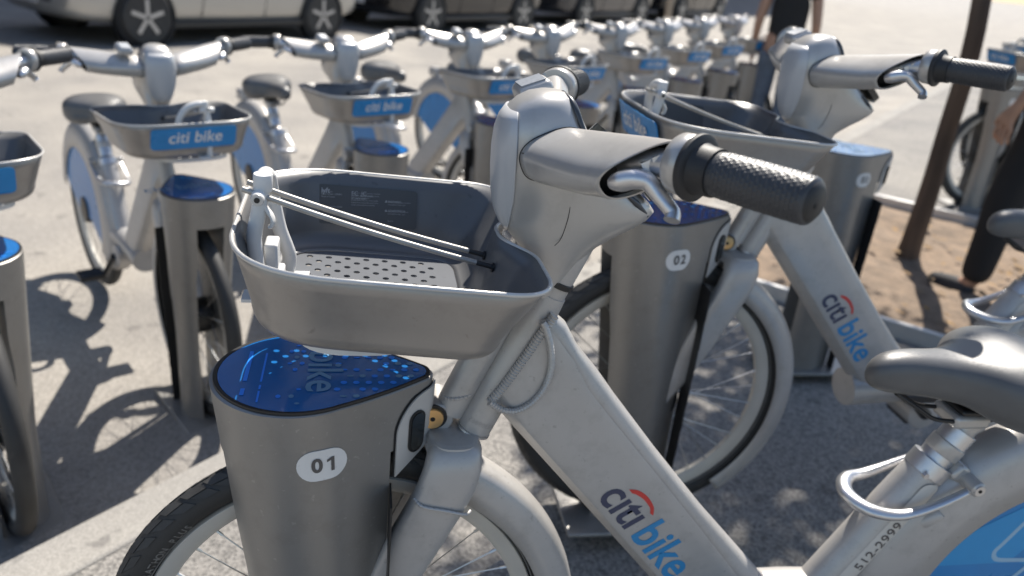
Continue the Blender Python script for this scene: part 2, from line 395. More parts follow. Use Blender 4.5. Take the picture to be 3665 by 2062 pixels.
    map_mesh(me, lambda x, y, z: onht(x, 0.016+y), 2); link('stamped_number', me, mat('stamp', (0.36, 0.34, 0.32), 0.5, 0.2), ht)
    lathe('upper_steerer', [(0.021, 0.0), (0.021, 0.09)], v3(0.169, 0, 0.690)+ax*0.222, ax, SILVER, B, 40)
    lathe('steerer_seal', [(0.0205, -0.004), (0.0235, -0.003), (0.0235, 0.004), (0.0205, 0.005)], v3(0.169, 0, 0.690)+ax*0.240, ax, BLACKP, B, 40)
    lathe('steering_tube', [(0.0225, 0.0), (0.0225, 0.19)], v3(0.136, 0.012, 0.712), ax, SILVER, B, 44)
    bc = U(1549, 1502, -0.014); bx, bz = bc.x, bc.z
    lb = lathe('lock_barrel', [(0.0200, -0.0075), (0.0222, -0.005), (0.0222, 0.050), (0.0205, 0.052)], v3(bx+0.007, 0, bz-0.004), (0, 1, 0), SILVER, B, 44)
    lathe('brass_bolt', [(0.0036, -0.0136), (0.0142, -0.0140), (0.0150, -0.0128), (0.0150, -0.004)], v3(bx, 0, bz), (0, 1, 0), BRASS, lb, 44)
    lathe('bolt_hole', [(0.0034, -0.0139), (0.0034, -0.010)], v3(bx, 0, bz), (0, 1, 0), GAP, lb, 20)
    lathe('bolt_bush', [(0.0180, -0.0092), (0.0180, -0.004)], v3(bx+0.002, 0, bz), (0, 1, 0), BLACKP, lb, 32)
    p = [v3(0.147, 0.012, 0.708)+v3(0.0225*math.cos(t), -0.0220*math.sin(t), 0.006*math.cos(t)+0.034) for t in [PI*i/60 for i in range(61)]]
    vs, fs = sweep_vf(p, [0.0034*(1-0.3*((j % 4)/3)) for j in range(61)], 8); from_vf('weld_bead', vs, fs, SILVER, lb, 25)
    # ---- main (down) tube with gusset
    HW = 0.036
    st = [  # lower px, crease px, top silhouette px
        ((1752, 1452), (1950, 1165), (1978, 1112)),
        ((1768, 1476), (2010, 1230), (2010, 1150)),
        ((1800, 1512), (2062, 1300), (2052, 1230)),
        ((1850, 1568), (2110, 1396), (2118, 1308)),
        ((1960, 1688), (2180, 1486), (2210, 1425)),
        ((2120, 1863), (2345, 1688), (2395, 1666)),
        ((2290, 2050), (2510, 1893), (2560, 1876)),
        ((2420, 2192), (2640, 2060), (2690, 2036)),
        ((2470, 2246), (2690, 2120), (2740, 2096))]
    rings = []; groove = []
    for i, (lo, cr, si) in enumerate(st):
        L = U(*lo, -HW); C = U(*cr, -HW); T = U(*si, 0.0)
        d = (C-L); d.y = 0; wdt = d.length; d.normalize(); n2 = v3(0, 1, 0)
        top = max((T-L).dot(d)+0.002, wdt+0.008)
        hw = HW*min(1, 0.62+0.13*i)
        sec = [(0.006, -hw*0.55), (0.0, -hw*0.2), (0.0, hw*0.2), (0.006, hw*0.55), (0.016, hw*0.92), (0.024, hw), (wdt*0.4, hw), (wdt*0.8, hw), (wdt-0.004, hw), (wdt-0.001, hw*0.965), (wdt-0.008, hw*0.90), (wdt-0.009, hw*0.80)] + [(wdt-0.005+(top-wdt+0.006)*math.sin(q_), hw*0.78*math.cos(q_)**0.8) for q_ in (0.06, 0.3, 0.55, 0.8, 1.05, 1.3, PI/2)]
        groove.append((v3(L.x, 0, L.z)+d*(wdt-0.0040), hw*0.885))
        sec2 = [(a, -b) for a, b in reversed(sec[4:-1])]
        rings.append([v3(L.x, 0, L.z)+d*a+n2*b for a, b in sec[:2][::-1][:0]] + [v3(L.x, 0, L.z)+d*a+n2*b for a, b in sec[2:]+sec2+sec[:2]])
    vs, fs = loft_vf(rings); dt = from_vf('down_tube', vs, fs, SILVER, B, 32)
    for s_ in (-1, 1):
        vs, fs = sweep_vf(catmull([p+v3(0, s_*w_, 0) for p, w_ in groove[1:]], 5), 0.0024, 8); from_vf('tube_groove', vs, fs, GAP, dt, 60)
    # weld bead round the gusset
    def bead(pxs, y, r, amp=0.5, k=10, fr=0.95, nm='weld_bead', par=dt):
        p = catmull([U(a, b, y) for a, b in pxs], k)
        # resample evenly
        L = [0]
        for i in range(1, len(p)): L.append(L[-1]+(p[i]-p[i-1]).length)
        step = 0.0011; q = []; s = 0; i = 0
        while s < L[-1]:
            while L[i+1] < s: i += 1
            q.append(p[i].lerp(p[i+1], (s-L[i])/(L[i+1]-L[i]))); s += step
        rr = [r*(1-amp*((j % 4)/3.0)*0.60) for j in range(len(q))]
        vs, fs = sweep_vf(q, rr, 10, 1.0); return from_vf(nm, vs, fs, SILVER, par, 25)
    bead([(1984, 1130), (1940, 1190), (1870, 1290), (1800, 1385), (1752, 1440)], -0.0290, 0.0068, 0.34)
    bead([(1752, 1440), (1800, 1468), (1850, 1470), (1905, 1440), (1950, 1385), (1972, 1320), (1972, 1250), (1955, 1180), (1940, 1150)], -0.0350, 0.0050, 0.34)
    # decals on the near face of the tube (and the far one)
    xd = (U(2640, 2060, -HW)-U(2110, 1396, -HW)).normalized(); yd = v3(-xd.z, 0, xd.x)
    if yd.z < 0: yd = -yd
    def on_tube(px, py): return U(px, py, -HW-0.0005)
    org = on_tube(2128, 1800)
    def decal(nm, me, org, m, side=-1):
        f = frame_map(org, xd, yd); map_mesh(me, lambda x, y, z: f(x, y, 0)); return link(nm, me, m, dt)
    def fit(me, W_, Hs=1.0):
        x0 = min(v.co.x for v in me.vertices); x1 = max(v.co.x for v in me.vertices)
        for v in me.vertices: v.co.x = (v.co.x-x0)*W_/(x1-x0); v.co.y *= Hs
        return me
    decal('lettering_dark', fit(text2d('c\u0131t\u0131', 0.074, 0.016, 0.10), 0.0800), U(2140, 1783, -HW-0.0006), NAVY)
    decal('lettering_blue', fit(text2d('bike', 0.076, 0.020, 0.10), 0.1180), U(2257, 1919, -HW-0.0006), LBLUE)
    # red arc over "iti"
    arc_px_o = [(2252, 1752), (2285, 1756), (2318, 1778), (2340, 1815), (2338, 1846)]
    arc_px_i = [(2327, 1838), (2326, 1818), (2306, 1790), (2280, 1772), (2262, 1766)]
    vs = [U(a, b, -HW-0.0006) for a, b in catmull([v3(a, b, 0) for a, b in arc_px_o], 5) for a, b in [(a, b)]] if False else None
    po = [U(p.x, p.y, -HW-0.0006) for p in catmull([v3(a, b, 0) for a, b in arc_px_o], 5)]
    pi_ = [U(p.x, p.y, -HW-0.0006) for p in reversed(catmull([v3(a, b, 0) for a, b in arc_px_i], 5))]
    n = len(po); from_vf('lettering_arc', po+pi_, [(i, i+1, n+i+1, n+i) for i in range(n-1)], REDP, dt, None)
    # ---- bottom tube and seat tube
    tube('bottom_tube', [v3(0.50, 0, 0.345), v3(0.66, 0, 0.352), v3(0.76, 0, 0.352), v3(0.84, 0, 0.34)], [0.05, 0.046, 0.044, 0.04], SILVER, B, 28, 6, 0.9)
    lathe('bottom_bracket', [(0.03, -0.06), (0.042, -0.056), (0.042, 0.056), (0.03, 0.06)], v3(0.70, 0, 0.30), (0, 1, 0), SILVER, B, 40)
    sa = v3(0.755, 0, 0.33); sb = v3(0.905, 0, 0.600); sax = (sb-sa).normalized()
    stb = lathe('seat_tube', [(0.034, 0.0), (0.034, 0.20), (0.033, 0.26), (0.031, (sb-sa).length)], sa, sax, SILVER, B, 48)
    lathe('seat_clamp', [(0.0315, 0), (0.0335, 0.001), (0.0335, 0.026), (0.0315, 0.027)], sb-sax*0.004, sax, CASTALU, B, 48)
    sp = lathe('seat_post', [(0.0255, 0), (0.0255, 0.085)], sb, sax, CASTALU, B, 48)
    lathe('post_step', [(0.0262, 0.036), (0.0275, 0.038), (0.0275, 0.058), (0.026, 0.060)], sb, sax, SILVERP, sp, 48)
    # seat-tube sticker and number (on the tube's near side)
    sside = sax.cross(Y).normalized()
    if sside.x < 0: sside = -sside
    def onst(u, v, off=0.0004):
        an = u/0.034; return sa+sax*v + (-Y*math.cos(an) + sside*math.sin(an))*(0.034+off)
    me = fill2d([stadium(0.190, 0.003, 0.225, 0.034)]); map_mesh(me, lambda x, y, z: onst(-y+0.006, x, 0.0004), 3); stk = link('number_sticker', me, STICKERW, stb)
    me = text2d('512-2999', 0.0250, 0.012, ax='LEFT', spacing=1.10); map_mesh(me, lambda x, y, z: onst(-y+0.0105, 0.116+x, 0.0009), 2); link('sticker_number', me, DIGIT, stk)
    # quick-release loop lever
    lp = [v3(0.955, -0.052, 0.600), v3(0.90, -0.054, 0.572), v3(0.845, -0.050, 0.552), v3(0.800, -0.036, 0.552), v3(0.780, 0.0, 0.556), v3(0.800, 0.036, 0.558), v3(0.85, 0.050, 0.560), v3(0.95, 0.052, 0.600)]
    tube('release_loop', lp, [0.0062, 0.0075, 0.0098, 0.0122, 0.0130, 0.0122, 0.0098, 0.0062], CASTALU, B, 16, 8, 0.8)
    pv = lathe('release_pivot', [(0.010, -0.064), (0.0125, -0.062), (0.0125, -0.030), (0.0125, 0.06)], v3(0.955, 0, 0.604), (0, 1, 0), SILVERP, B, 32)
    lathe('pivot_bolt', [(0.002, -0.0655), (0.0088, -0.0655), (0.0092, -0.063)], v3(0.955, 0, 0.604), (0, 1, 0), CASTALU, pv, 28)
    lathe('pivot_socket', [(0.0031, -0.0661), (0.0031, -0.064)], v3(0.955, 0, 0.604), (0, 1, 0), GAP, pv, 8)
    box('clamp_lug', v3(0.944, 0, 0.612), (0.030, 0.07, 0.026), SILVERP, B, bev=0.006, ax=(sax, Vector((0, 1, 0)), sside))
    lathe('clamp_bolt', [(0.002, -0.036), (0.0048, -0.036), (0.0052, -0.03)], v3(0.880, 0, 0.612), (0, 1, 0), CASTALU, B, 20)
    lathe('stay_stub', [(0.012, 0), (0.0125, 0.03), (0.010, 0.034)], v3(0.905, -0.03, 0.520), v3(0.55, -0.25, 0.75), SILVER, B, 28)
    # ---- saddle
    rings = []
    for x, zt, zb, hw, e in ((0.752, 0.778, 0.765, 0.006, 2.0), (0.757, 0.793, 0.756, 0.016, 2.2), (0.770, 0.804, 0.750, 0.023, 2.3), (0.790, 0.810, 0.746, 0.027, 2.4), (0.820, 0.812, 0.744, 0.031, 2.5), (0.855, 0.810, 0.741, 0.035, 2.5), (0.880, 0.810, 0.736, 0.041, 2.5), (0.900, 0.812, 0.730, 0.054, 2.5), (0.917, 0.815, 0.723, 0.072, 2.5), (0.935, 0.818, 0.714, 0.092, 2.5), (0.960, 0.824, 0.704, 0.108, 2.5), (0.990, 0.828, 0.695, 0.116, 2.5), (1.020, 0.827, 0.694, 0.114, 2.4), (1.045, 0.817, 0.705, 0.102, 2.2), (1.060, 0.80, 0.728, 0.075, 2.0), (1.066, 0.785, 0.752, 0.04, 2.0)):
        ring = []
        n = 36
        for i in range(n):
            a = 2*PI*i/n; cy = sup(math.cos(a), e); sz = sup(math.sin(a), e)
            y = hw*cy; zc = (zt*0.55+zb*0.45)
            # wings curl up slightly, flanks drop; a shallow channel on top
            if sz > 0: z = zc+(zt-zc)*sz + 0.004*max(0, (hw-0.04)/0.07)*cy*cy
            else: z = zc+(zc-zb)*sz*(0.55+0.45*abs(cy)**0.5 if hw > 0.05 else 1)
            ring.append(v3(x, y, z))
        rings.append(ring)
    vs, fs = loft_vf(rings); sd = from_vf('saddle', vs, fs, SADDLE, B, 75)
    md = sd.modifiers.new('smooth', 'SUBSURF'); md.levels = 1; md.render_levels = 2
    for s in (-1, 1):
        tube('saddle_rail', [v3(0.80, 0.012*s, 0.748), v3(0.84, 0.018*s, 0.725), v3(0.88, 0.021*s, 0.706), v3(0.96, 0.022*s, 0.704), v3(1.0, 0.026*s, 0.722)], 0.0035, BLACKP, B, 10)
    sc_ = box('saddle_clamp', v3(0.936, 0, 0.703), (0.062, 0.058, 0.022), SILVERP, B, bev=0.006)
    box('clamp_plate', v3(0.944, 0, 0.7165), (0.056, 0.050, 0.012), BLACKP, sc_, bev=0.004)
    lathe('clamp_neck', [(0.024, 0), (0.020, 0.03), (0.024, 0.045)], sb+sax*0.062, sax, SILVERP, B, 36)
    # ---- rear cover, skirt
    fender(H2, 0.262, 0.372, 0.046, R(8), R(205), 'rear_fender', SILVER)
    for s in (-1, 1):
        n = 60; arc = []
        for i in range(n+1): a = R(15)+R(185)*i/n; arc.append((0.268*math.cos(a), 0.268*math.sin(a)))
        me = fill2d([arc+[(-0.10, -0.02), (0.1, -0.02)]]); map_mesh(me, lambda x, y, z: H2+v3(x, -0.0395*1, y)); 
        if s > 0:
            for v in me.vertices: v.co.y *= -1
        sk_ = link('skirt_guard', me, SKIRTA, B)
        if s < 0:
            def tri(pts, m, nm, off): 
                me = fill2d([pts]); map_mesh(me, lambda x, y, z: H2+v3(x, -0.0395-off, y)); link(nm, me, m, sk_)
            tri([(-0.24, 0.10), (-0.20, 0.165), (-0.06, 0.245), (-0.02, 0.20), (-0.10, 0.10)], SKIRTB, 'skirt_facet', 0.0005)
            tri([(-0.255, 0.02), (-0.245, 0.08), (-0.14, 0.05), (-0.16, 0.0)], SKIRTB, 'skirt_facet', 0.0005)
            tri([(-0.08, 0.10), (0.0, 0.19), (0.10, 0.17), (0.06, 0.05)], SKIRTB, 'skirt_facet', 0.0006)
            pth = [v3(-0.050, 0, 0.245), v3(-0.085, 0, 0.205), v3(-0.125, 0, 0.140), v3(-0.134, 0, 0.125), v3(-0.130, 0, 0.112), v3(-0.115, 0, 0.106), v3(-0.06, 0, 0.103), v3(-0.055, 0, 0.095), v3(-0.09, 0, 0.05), v3(-0.12, 0, 0.01)]
            vs, fs = sweep_vf([H2+p+v3(0, -0.0401, 0) for p in catmull(pth, 5)], 0.0042, 6, 0.06, up=v3(0, 1, 0)); from_vf('skirt_line', vs, fs, SKIRTL, sk_, 30)
    box('tail_box', v3(1.30, 0, 0.715), (0.10, 0.07, 0.06), SILVER, B, bev=0.015)
    # pedals and cranks
    for s in (-1, 1):
        cr = tube('crank_arm', [v3(0.70, 0.062*s, 0.30), v3(0.70+0.12*s, 0.072*s, 0.30-0.11*s)], [0.014, 0.011], BLACKP, B, 14)
        box('pedal', v3(0.70+0.12*s, 0.125*s, 0.30-0.11*s), (0.085, 0.09, 0.022), BLACKP, cr, bev=0.005)
    # ---- head unit (stem housing)
    lv = [(0.895, 0.226, 0.262, 0.020, 2.0), (0.910, 0.224, 0.268, 0.022, 2.0), (0.925, 0.220, 0.276, 0.0245, 2.1), (0.946, 0.212, 0.288, 0.028, 2.2), (0.966, 0.200, 0.307, 0.033, 2.3), (0.982, 0.187, 0.330, 0.038, 2.4), (0.994, 0.178, 0.350, 0.042, 2.5), (1.006, 0.172, 0.366, 0.0455, 2.6), (1.016, 0.169, 0.3725, 0.048, 2.6), (1.026, 0.1675, 0.364, 0.0495, 2.7), (1.040, 0.1655, 0.345, 0.051, 2.8), (1.060, 0.164, 0.320, 0.052, 2.8), (1.085, 0.1635, 0.295, 0.052, 2.8), (1.105, 0.165, 0.276, 0.050, 2.8), (1.120, 0.169, 0.267, 0.0475, 2.8), (1.132, 0.176, 0.260, 0.043, 2.7), (1.142, 0.185, 0.254, 0.037, 2.6), (1.150, 0.197, 0.248, 0.029, 2.4), (1.1545, 0.210, 0.240, 0.016, 2.2)]
    rings = [ell(v3((a+b)/2, 0, z), v3((b-a)/2, 0, 0), v3(0, h, 0), 56, e) for z, a, b, h, e in lv]
    vs, fs = loft_vf(rings); hu = from_vf('stem_housing', vs, fs, SILVERP, B, 60)
    # pale front cap: proud shell over the front of the housing
    cap = []
    for z, a, b, h, e in lv[5:16]:
        cx = (a+b)/2; hx = (b-a)/2; r = []
        t = min(max((z-0.982)/(1.142-0.982), 0.0), 1.0); g = max(0.02, (1-abs(2*t-1)**3.2))
        xc = a+0.021*g; yc = h*max(0.02, 1-((cx-xc)/hx)**e)**(1/e)
        for i in range(21):
            y = yc*math.sin(PI/2*(i/10-1)); x = cx-hx*max(0, 1-abs(y/h)**e)**(1/e)
            r.append(v3(x-0.0012, y*1.012, z))
        cap.append(r)
    vs, fs = loft_vf(cap, False, False, False); o = from_vf('front_cap', vs, fs, CAPGREY, hu, 60); solidify(o, 0.0030, 0)
    # seams on the near and far flank
    for s in (-1, 1):
        for pxs in ([(2022, 640), (2040, 700), (2036, 770), (2010, 850), (1985, 880)],):
            vs, fs = sweep_vf(catmull([U(a, b, -0.0487 if b < 800 else -0.040) for a, b in pxs], 5), 0.0004, 6)
            if s > 0: vs = mirrored(vs)
            from_vf('housing_seam', vs, fs, GAP, hu, 30)
    for s in (-1, 1):
        vs, fs = sweep_vf(catmull([v3(0.2385, -0.001, 1.1525), v3(0.2445, -0.020, 1.1490), v3(0.2490, -0.0320, 1.1400), v3(0.2540, -0.0375, 1.1280), v3(0.2600, -0.0400, 1.1150)], 6), 0.0036, 10, 0.7)
        if s > 0: vs = mirrored(vs)
        from_vf('top_trim', vs, fs, TRIM, hu, 60)
        vs, fs = sweep_vf([U(2236, 690, -0.040), U(2275, 728, -0.036), U(2312, 770, -0.026)], [0.003, 0.0065, 0.005], 10, 0.7)
        if s > 0: vs = mirrored(vs)
        from_vf('display_edge', vs, fs, TRIM, hu, 60)
    # display on the slope behind the housing
    p0 = v3(0.366, 0, 1.022); p1 = v3(0.266, 0, 1.120); f = frame_map((p0+p1)/2+v3(0.006, 0, 0.006), (0, 1, 0), (p1-p0))
    me = fill2d([[(p.x, p.y) for p in round_poly([(-0.038, -0.058, 0.018), (0.038, -0.058, 0.018), (0.030, 0.05, 0.016), (-0.030, 0.05, 0.016)], 6, 3)]], 0.006)
    map_mesh(me, lambda x, y, z: f(x, y, z)); link('display', me, LENS, hu)
    # ---- handlebar arms (both sides)
    for s in (-1, 1):
        def side(v): return [Vector((q[0], q[1]*(-s), q[2])) if s < 0 else Vector((q[0]-0.075*max(0, -q[1]-0.03), -q[1], q[2]-0.075*max(0, -q[1]-0.03))) for q in v]
        def put(nm, vf, m, par=B, sm=50): return from_vf(nm, side(vf[0]), vf[1], m, par, sm)
        secs = [((0.196, -0.028, 1.072), (0.262, -0.022, 1.102), 0.044), ((0.188, -0.050, 1.074), (0.260, -0.046, 1.107), 0.052), ((0.191, -0.075, 1.076), (0.266, -0.075, 1.113), 0.052), ((0.208, -0.120, 1.080), (0.283, -0.125, 1.125), 0.048), ((0.224, -0.158, 1.084), (0.297, -0.168, 1.135), 0.045), ((0.2365, -0.186, 1.0895), (0.309, -0.216, 1.144), 0.045), ((0.2385, -0.191, 1.0895), (0.312, -0.226, 1.146), 0.045)]
        def arm_ring(F, Bk, t, sc=1.0, sh=0.0, n=40):
            F = Vector(F); Bk = Vector(Bk); c = (F+Bk)/2; mj = (F-Bk)/2*sc; axd = v3(0.42, -0.88, 0.18).normalized()
            mn = mj.cross(axd).normalized()*(t/2*sc); 
            if mn.z < 0: mn = -mn
            return ell(c+axd*sh, mj, mn, n, 2.7)
        arm = put('handlebar_arm', loft_vf([arm_ring(*q) for q in secs], True, False), SILVERP)
        F, Bk, t = secs[-1]
        put('arm_lip', loft_vf([arm_ring(F, Bk, t), arm_ring(F, Bk, t, 1.0, 0.002), arm_ring(F, Bk, t, 0.93, 0.002), arm_ring(F, Bk, t, 0.90, -0.010)], False, False), SILVERP, arm)
        put('arm_recess', loft_vf([arm_ring(F, Bk, t, 0.90, -0.008), arm_ring(F, Bk, t, 0.86, -0.03)], False, True), GAP, arm)
        rs_ = arm_ring((0.1872, -0.0535, 1.0742), (0.2612, -0.0500, 1.1078), 0.0532); put('arm_root_seam', sweep_vf(rs_+[rs_[0], rs_[1]], 0.0006, 6), GAP, arm)
        # seam along the arm front
        vs, fs = sweep_vf(catmull([U(a, b, y) for a, b, y in ((1868, 548, -0.058), (1935, 562, -0.085), (2040, 605, -0.13), (2145, 652, -0.188))], 6), 0.0006, 6)
        put('arm_seam', (vs, fs), GAP, arm)
        g0 = U(2490, 600, -0.25); g1 = U(2925, 728, -0.355); gd = (g1-g0).normalized(); gl = (g1-g0).length
        bar = put('bar_core', sweep_vf([v3(0.262, -0.165, 1.118), g0], [0.014, 0.016], 24), CASTALU)
        put('bar_collar', lathe_vf([(0.018, -0.0215), (0.0270, -0.0205), (0.0290, -0.0175), (0.0298, -0.004), (0.0285, -0.002)], g0, gd, 48), SILVERP, bar)
        put('grip_flange', lathe_vf([(0.027, -0.003), (0.0312, -0.002), (0.0322, 0.0005), (0.0318, 0.0035), (0.0290, 0.0052), (0.0250, 0.0058), (0.0232, 0.009), (0.0226, 0.024)], g0, gd, 48), RUBBER, bar)
        # mechanism in the recess: yoke plates and pivot
        put('lever_yoke', merge(box_vf(U(2290, 610, -0.205), (0.050, 0.007, 0.010), (v3(0.80, -0.25, 0.55).normalized(), v3(0.3, 0.95, 0).normalized(), v3(-0.5, 0.2, 0.83).normalized())), box_vf(U(2355, 580, -0.218), (0.030, 0.010, 0.012), (v3(0.80, -0.25, 0.50).normalized(), v3(0.3, 0.95, 0).normalized(), v3(-0.5, 0.2, 0.83).normalized())), box_vf(U(2372, 612, -0.222), (0.008, 0.014, 0.034), (v3(0.80, -0.25, 0.50).normalized(), v3(0.3, 0.95, 0).normalized(), v3(-0.5, 0.2, 0.83).normalized()))), CASTALU, bar, 30)
        lev = catmull([U(2192, 655, -0.206), U(2225, 648, -0.214), U(2275, 640, -0.222), U(2320, 652, -0.228), U(2356, 695, -0.236), U(2394, 742, -0.246), U(2408, 764, -0.250), U(2404, 790, -0.254)], 6)
        put('brake_lever', sweep_vf(lev, [0.008, 0.0125, 0.0122, 0.0108, 0.0095, 0.0088, 0.0086, 0.0092], 20, 0.85), CASTALU, B)
        # grip with staggered raised scales
        rings = []; n = 80; m_ = 132; L0 = 0.024
        x = gd.cross(v3(0, 0, 1)).normalized(); y = x.cross(gd)
        for i in range(m_+1):
            h = L0+(gl-L0)*i/m_
            rr = 0.0204+0.0006*math.sin(PI*i/m_)
            if i > m_-8: rr *= math.sqrt(max(0.02, 1-((i-(m_-8))/8.6)**2))
            rg = []
            for j in range(n):
                a_ = 2*PI*j/n; row = h/0.0044; c_ = a_*26/(2*PI)+0.5*(int(row) % 2)
                u = (c_ % 1)-0.5; v = (row % 1)
                d = 0.0008*max(0, (1-abs(u)*2)*(1-v)*1.5) if 5 < i < m_-9 else 0.0
                rg.append(g0+gd*h+x*((rr+d)*math.cos(a_))+y*((rr+d)*math.sin(a_)))
            rings.append(rg)
        gr = put('grip', loft_vf(rings), GRIPR, B, 25)
        put('grip_end', lathe_vf([(0.0, 0.0012), (0.013, 0.0006), (0.0180, -0.003), (0.0204, -0.009), (0.0207, -0.014)], g1, gd, 40), RUBBER, gr)
        put('grip_hole', lathe_vf([(0.0022, 0.0016), (0.0022, -0.001)], g1+x*0.004+y*-0.002, gd, 14), GAP, gr, 30)
    # bell pod on the far arm
    bell = v3(0.222, 0.090, 1.139)
    o = box('bell_button', bell, (0.048, 0.044, 0.024), SILVERP, B, bev=0.010, seg=4, ax=(v3(0.93, 0.1, 0.36).normalized(), v3(-0.12, 0.99, 0.04).normalized(), v3(-0.36, -0.08, 0.93).normalized()))
    box('bell_pad', bell+v3(-0.005, -0.001, 0.0112), (0.034, 0.030, 0.002), PADM, o, bev=0.0008, ax=(v3(0.93, 0.1, 0.36).normalized(), v3(-0.12, 0.99, 0.04).normalized(), v3(-0.36, -0.08, 0.93).normalized()))
    # ---- basket
    BK = empty('basket', (0.03, 0, 0.88)); BK.parent = B; bo = v3(0.03, 0, 0.88)
    def bput(nm, vf, m, sm=45): return from_vf(nm, [Vector(v)-bo for v in vf[0]], vf[1], m, BK, sm)
    top = round_poly([(-0.128, -0.178, 0.125), (0.214, -0.196, 0.055), (0.212, -0.075, 0.06), (0.177, -0.022, 0.05), (0.177, 0.022, 0.05), (0.212, 0.075, 0.06), (0.214, 0.210, 0.055), (-0.134, 0.214, 0.125)], 12, 8)
    mid = round_poly([(-0.112, -0.154, 0.105), (0.170, -0.172, 0.055), (0.168, -0.072, 0.06), (0.160, -0.022, 0.05), (0.160, 0.022, 0.05), (0.168, 0.072, 0.06), (0.170, 0.184, 0.055), (-0.114, 0.188, 0.105)], 12, 8)
    bot = round_poly([(-0.094, -0.124, 0.085), (0.142, -0.142, 0.045), (0.141, -0.060, 0.06), (0.138, -0.022, 0.05), (0.138, 0.022, 0.05), (0.141, 0.060, 0.06), (0.142, 0.154, 0.045), (-0.094, 0.158, 0.085)], 12, 8)
    tilt = lambda x: -0.045*(x-0.04)
    rings = []
    for t in (0, 0.25, 0.5, 0.75, 1.0):
        rings.append([v3(a.x+(b.x-a.x)*t, a.y+(b.y-a.y)*t, 0.981-0.072*t+tilt(a.x)) for a, b in zip(top, mid)])
    for i in range(1, 8):
        an = PI/2*i/7
        rings.append([v3(b.x+(c.x-b.x)*(1-math.cos(an)), b.y+(c.y-b.y)*(1-math.cos(an)), 0.909-0.030*math.sin(an)+tilt(b.x)) for b, c in zip(mid, bot)])
    wall = bput('basket_wall', loft_vf(rings, False, False), TRAYGREY, 60); solidify(wall, 0.0032, -1); wall.data.materials.append(LINER); wall.modifiers['thickness'].material_offset = 1; wall.modifiers['thickness'].material_offset_rim = 0
    rp = [r for r in rings[0]] + [rings[0][0], rings[0][1]]
    bput('basket_rim', sweep_vf([p+v3(0, 0, 0.0005) for p in rp], 0.0026, 8), PANELGREY)
    FZ = 0.880
    holes = []
    for r_ in range(15):
        for c_ in range(7):
            hx = -0.058+0.0255*c_+(0.01275 if r_ % 2 else 0); hy = -0.088+0.0155*r_
            if hx < 0.115: holes.append(circ(hx, hy, 0.0044, 14))
    me = fill2d([[(p.x*0.985+0.0004, p.y*0.985) for p in bot]]+holes, 0.0012)
    map_mesh(me, lambda x, y, z: v3(x, y, FZ+z+tilt(x))-bo); link('basket_floor', me, FLOORM, BK)
    # underside bracket seen below the tray
    bput('tray_bracket', loft_vf([ell(v3(0.01, -0.01, 0.8755), v3(0.085, 0, 0), v3(0, 0.10, 0), 40, 3), ell(v3(0.01, -0.01, 0.862), v3(0.078, 0, 0), v3(0, 0.105, 0), 40, 3), ell(v3(0.04, 0, 0.850), v3(0.055, 0, 0), v3(0, 0.06, 0), 40, 3)]), WHITETUBE)
    # info sticker inside the far wall
    def on_wall(x, z): # far wall inner face near (x, z)
        t = (0.981+tilt(x)-z)/0.072; return v3(x, (0.2105-0.0055*(x+0.146)/0.36)*(1-t)+t*(0.1825)-0.0042, z)
    sp_ = [(p.x, p.y) for p in round_poly([(-0.052, 0.917, 0.006), (0.090, 0.911, 0.006), (0.090, 0.964, 0.006), (-0.052, 0.969, 0.006)], 5, 3)]
    me = fill2d([sp_]); map_mesh(me, lambda x, y, z: on_wall(x, y)-bo); stc = link('info_sticker', me, STICK, BK)
    def stxt(t, x, z, size, bold=0.0, lines=1.0):
        me = text2d(t, size, bold, lines=lines)
        map_mesh(me, lambda a, b, c: on_wall(x+a, z+b)+v3(0, -0.0006, 0)-bo); link('sticker_text', me, STICKT, stc)
    stxt('lyft', -0.046, 0.9575, 0.0095, 0.03)
    stxt('Model: Ebike\nSerial number: 2309865\nMade in Taiwan', -0.046, 0.9515, 0.0030, 0.0, 1.15)
    stxt('Maximum load in basket', -0.046, 0.9385, 0.0030)
    stxt('FC  IC', -0.004, 0.9555, 0.0080, 0.0)
    stxt('FCC ID: 2AANP-EBIKE\nIC: 24876-EBIKE', -0.004, 0.9500, 0.0032, 0.0, 1.15)
    stxt('This device complies with Part 15 of the\nFCC Rules. Operation is subject to the\nfollowing two conditions:\n(1) this device may not cause harmful\ninterference, and (2) this device must\naccept any interference received.', -0.004, 0.9420, 0.0025, 0.0, 1.25)
    stxt('WARNING', 0.048, 0.9475, 0.0038, 0.02)
    stxt('Cancer and Reproductive Harm\nwww.p65warnings.ca.gov', 0.048, 0.9440, 0.0025, 0.0, 1.2)
    stxt('ADVERTENCIA', 0.048, 0.9350, 0.0038, 0.02)
    stxt('Cancer y Dano Reproductivo\nwww.p65warnings.ca.gov', 0.048, 0.9315, 0.0025, 0.0, 1.2)
    stxt('Patents', 0.048, 0.9215, 0.0028)
    for z in (0.9475, 0.935):
        me = fill2d([[(0.0435, z), (0.0475, z), (0.0455, z+0.0034)]]); map_mesh(me, lambda x, y, zz: on_wall(x, y)+v3(0, -0.0006, 0)-bo); link('sticker_text', me, STICKT, stc)
    # white tube hoop at the basket front
    hp = [v3(-0.105, -0.03, 0.890)] + [U(a, b, y) for a, b, y in ((912, 891, -0.03), (911, 832, -0.03), (926, 758, -0.03), (932, 713, -0.028), (939, 650, -0.022), (949, 624, 0.0), (962, 632, 0.026), (972, 680, 0.044), (981, 730, 0.050), (1001, 817, 0.052), (1024, 877, 0.054), (1036, 921, 0.055))] + [v3(-0.083, 0.055, 0.884)]
    vs, fs = sweep_vf(catmull(hp, 6), 0.0088, 18); hoop = bput('front_hoop', (vs, fs), WHITETUBE)
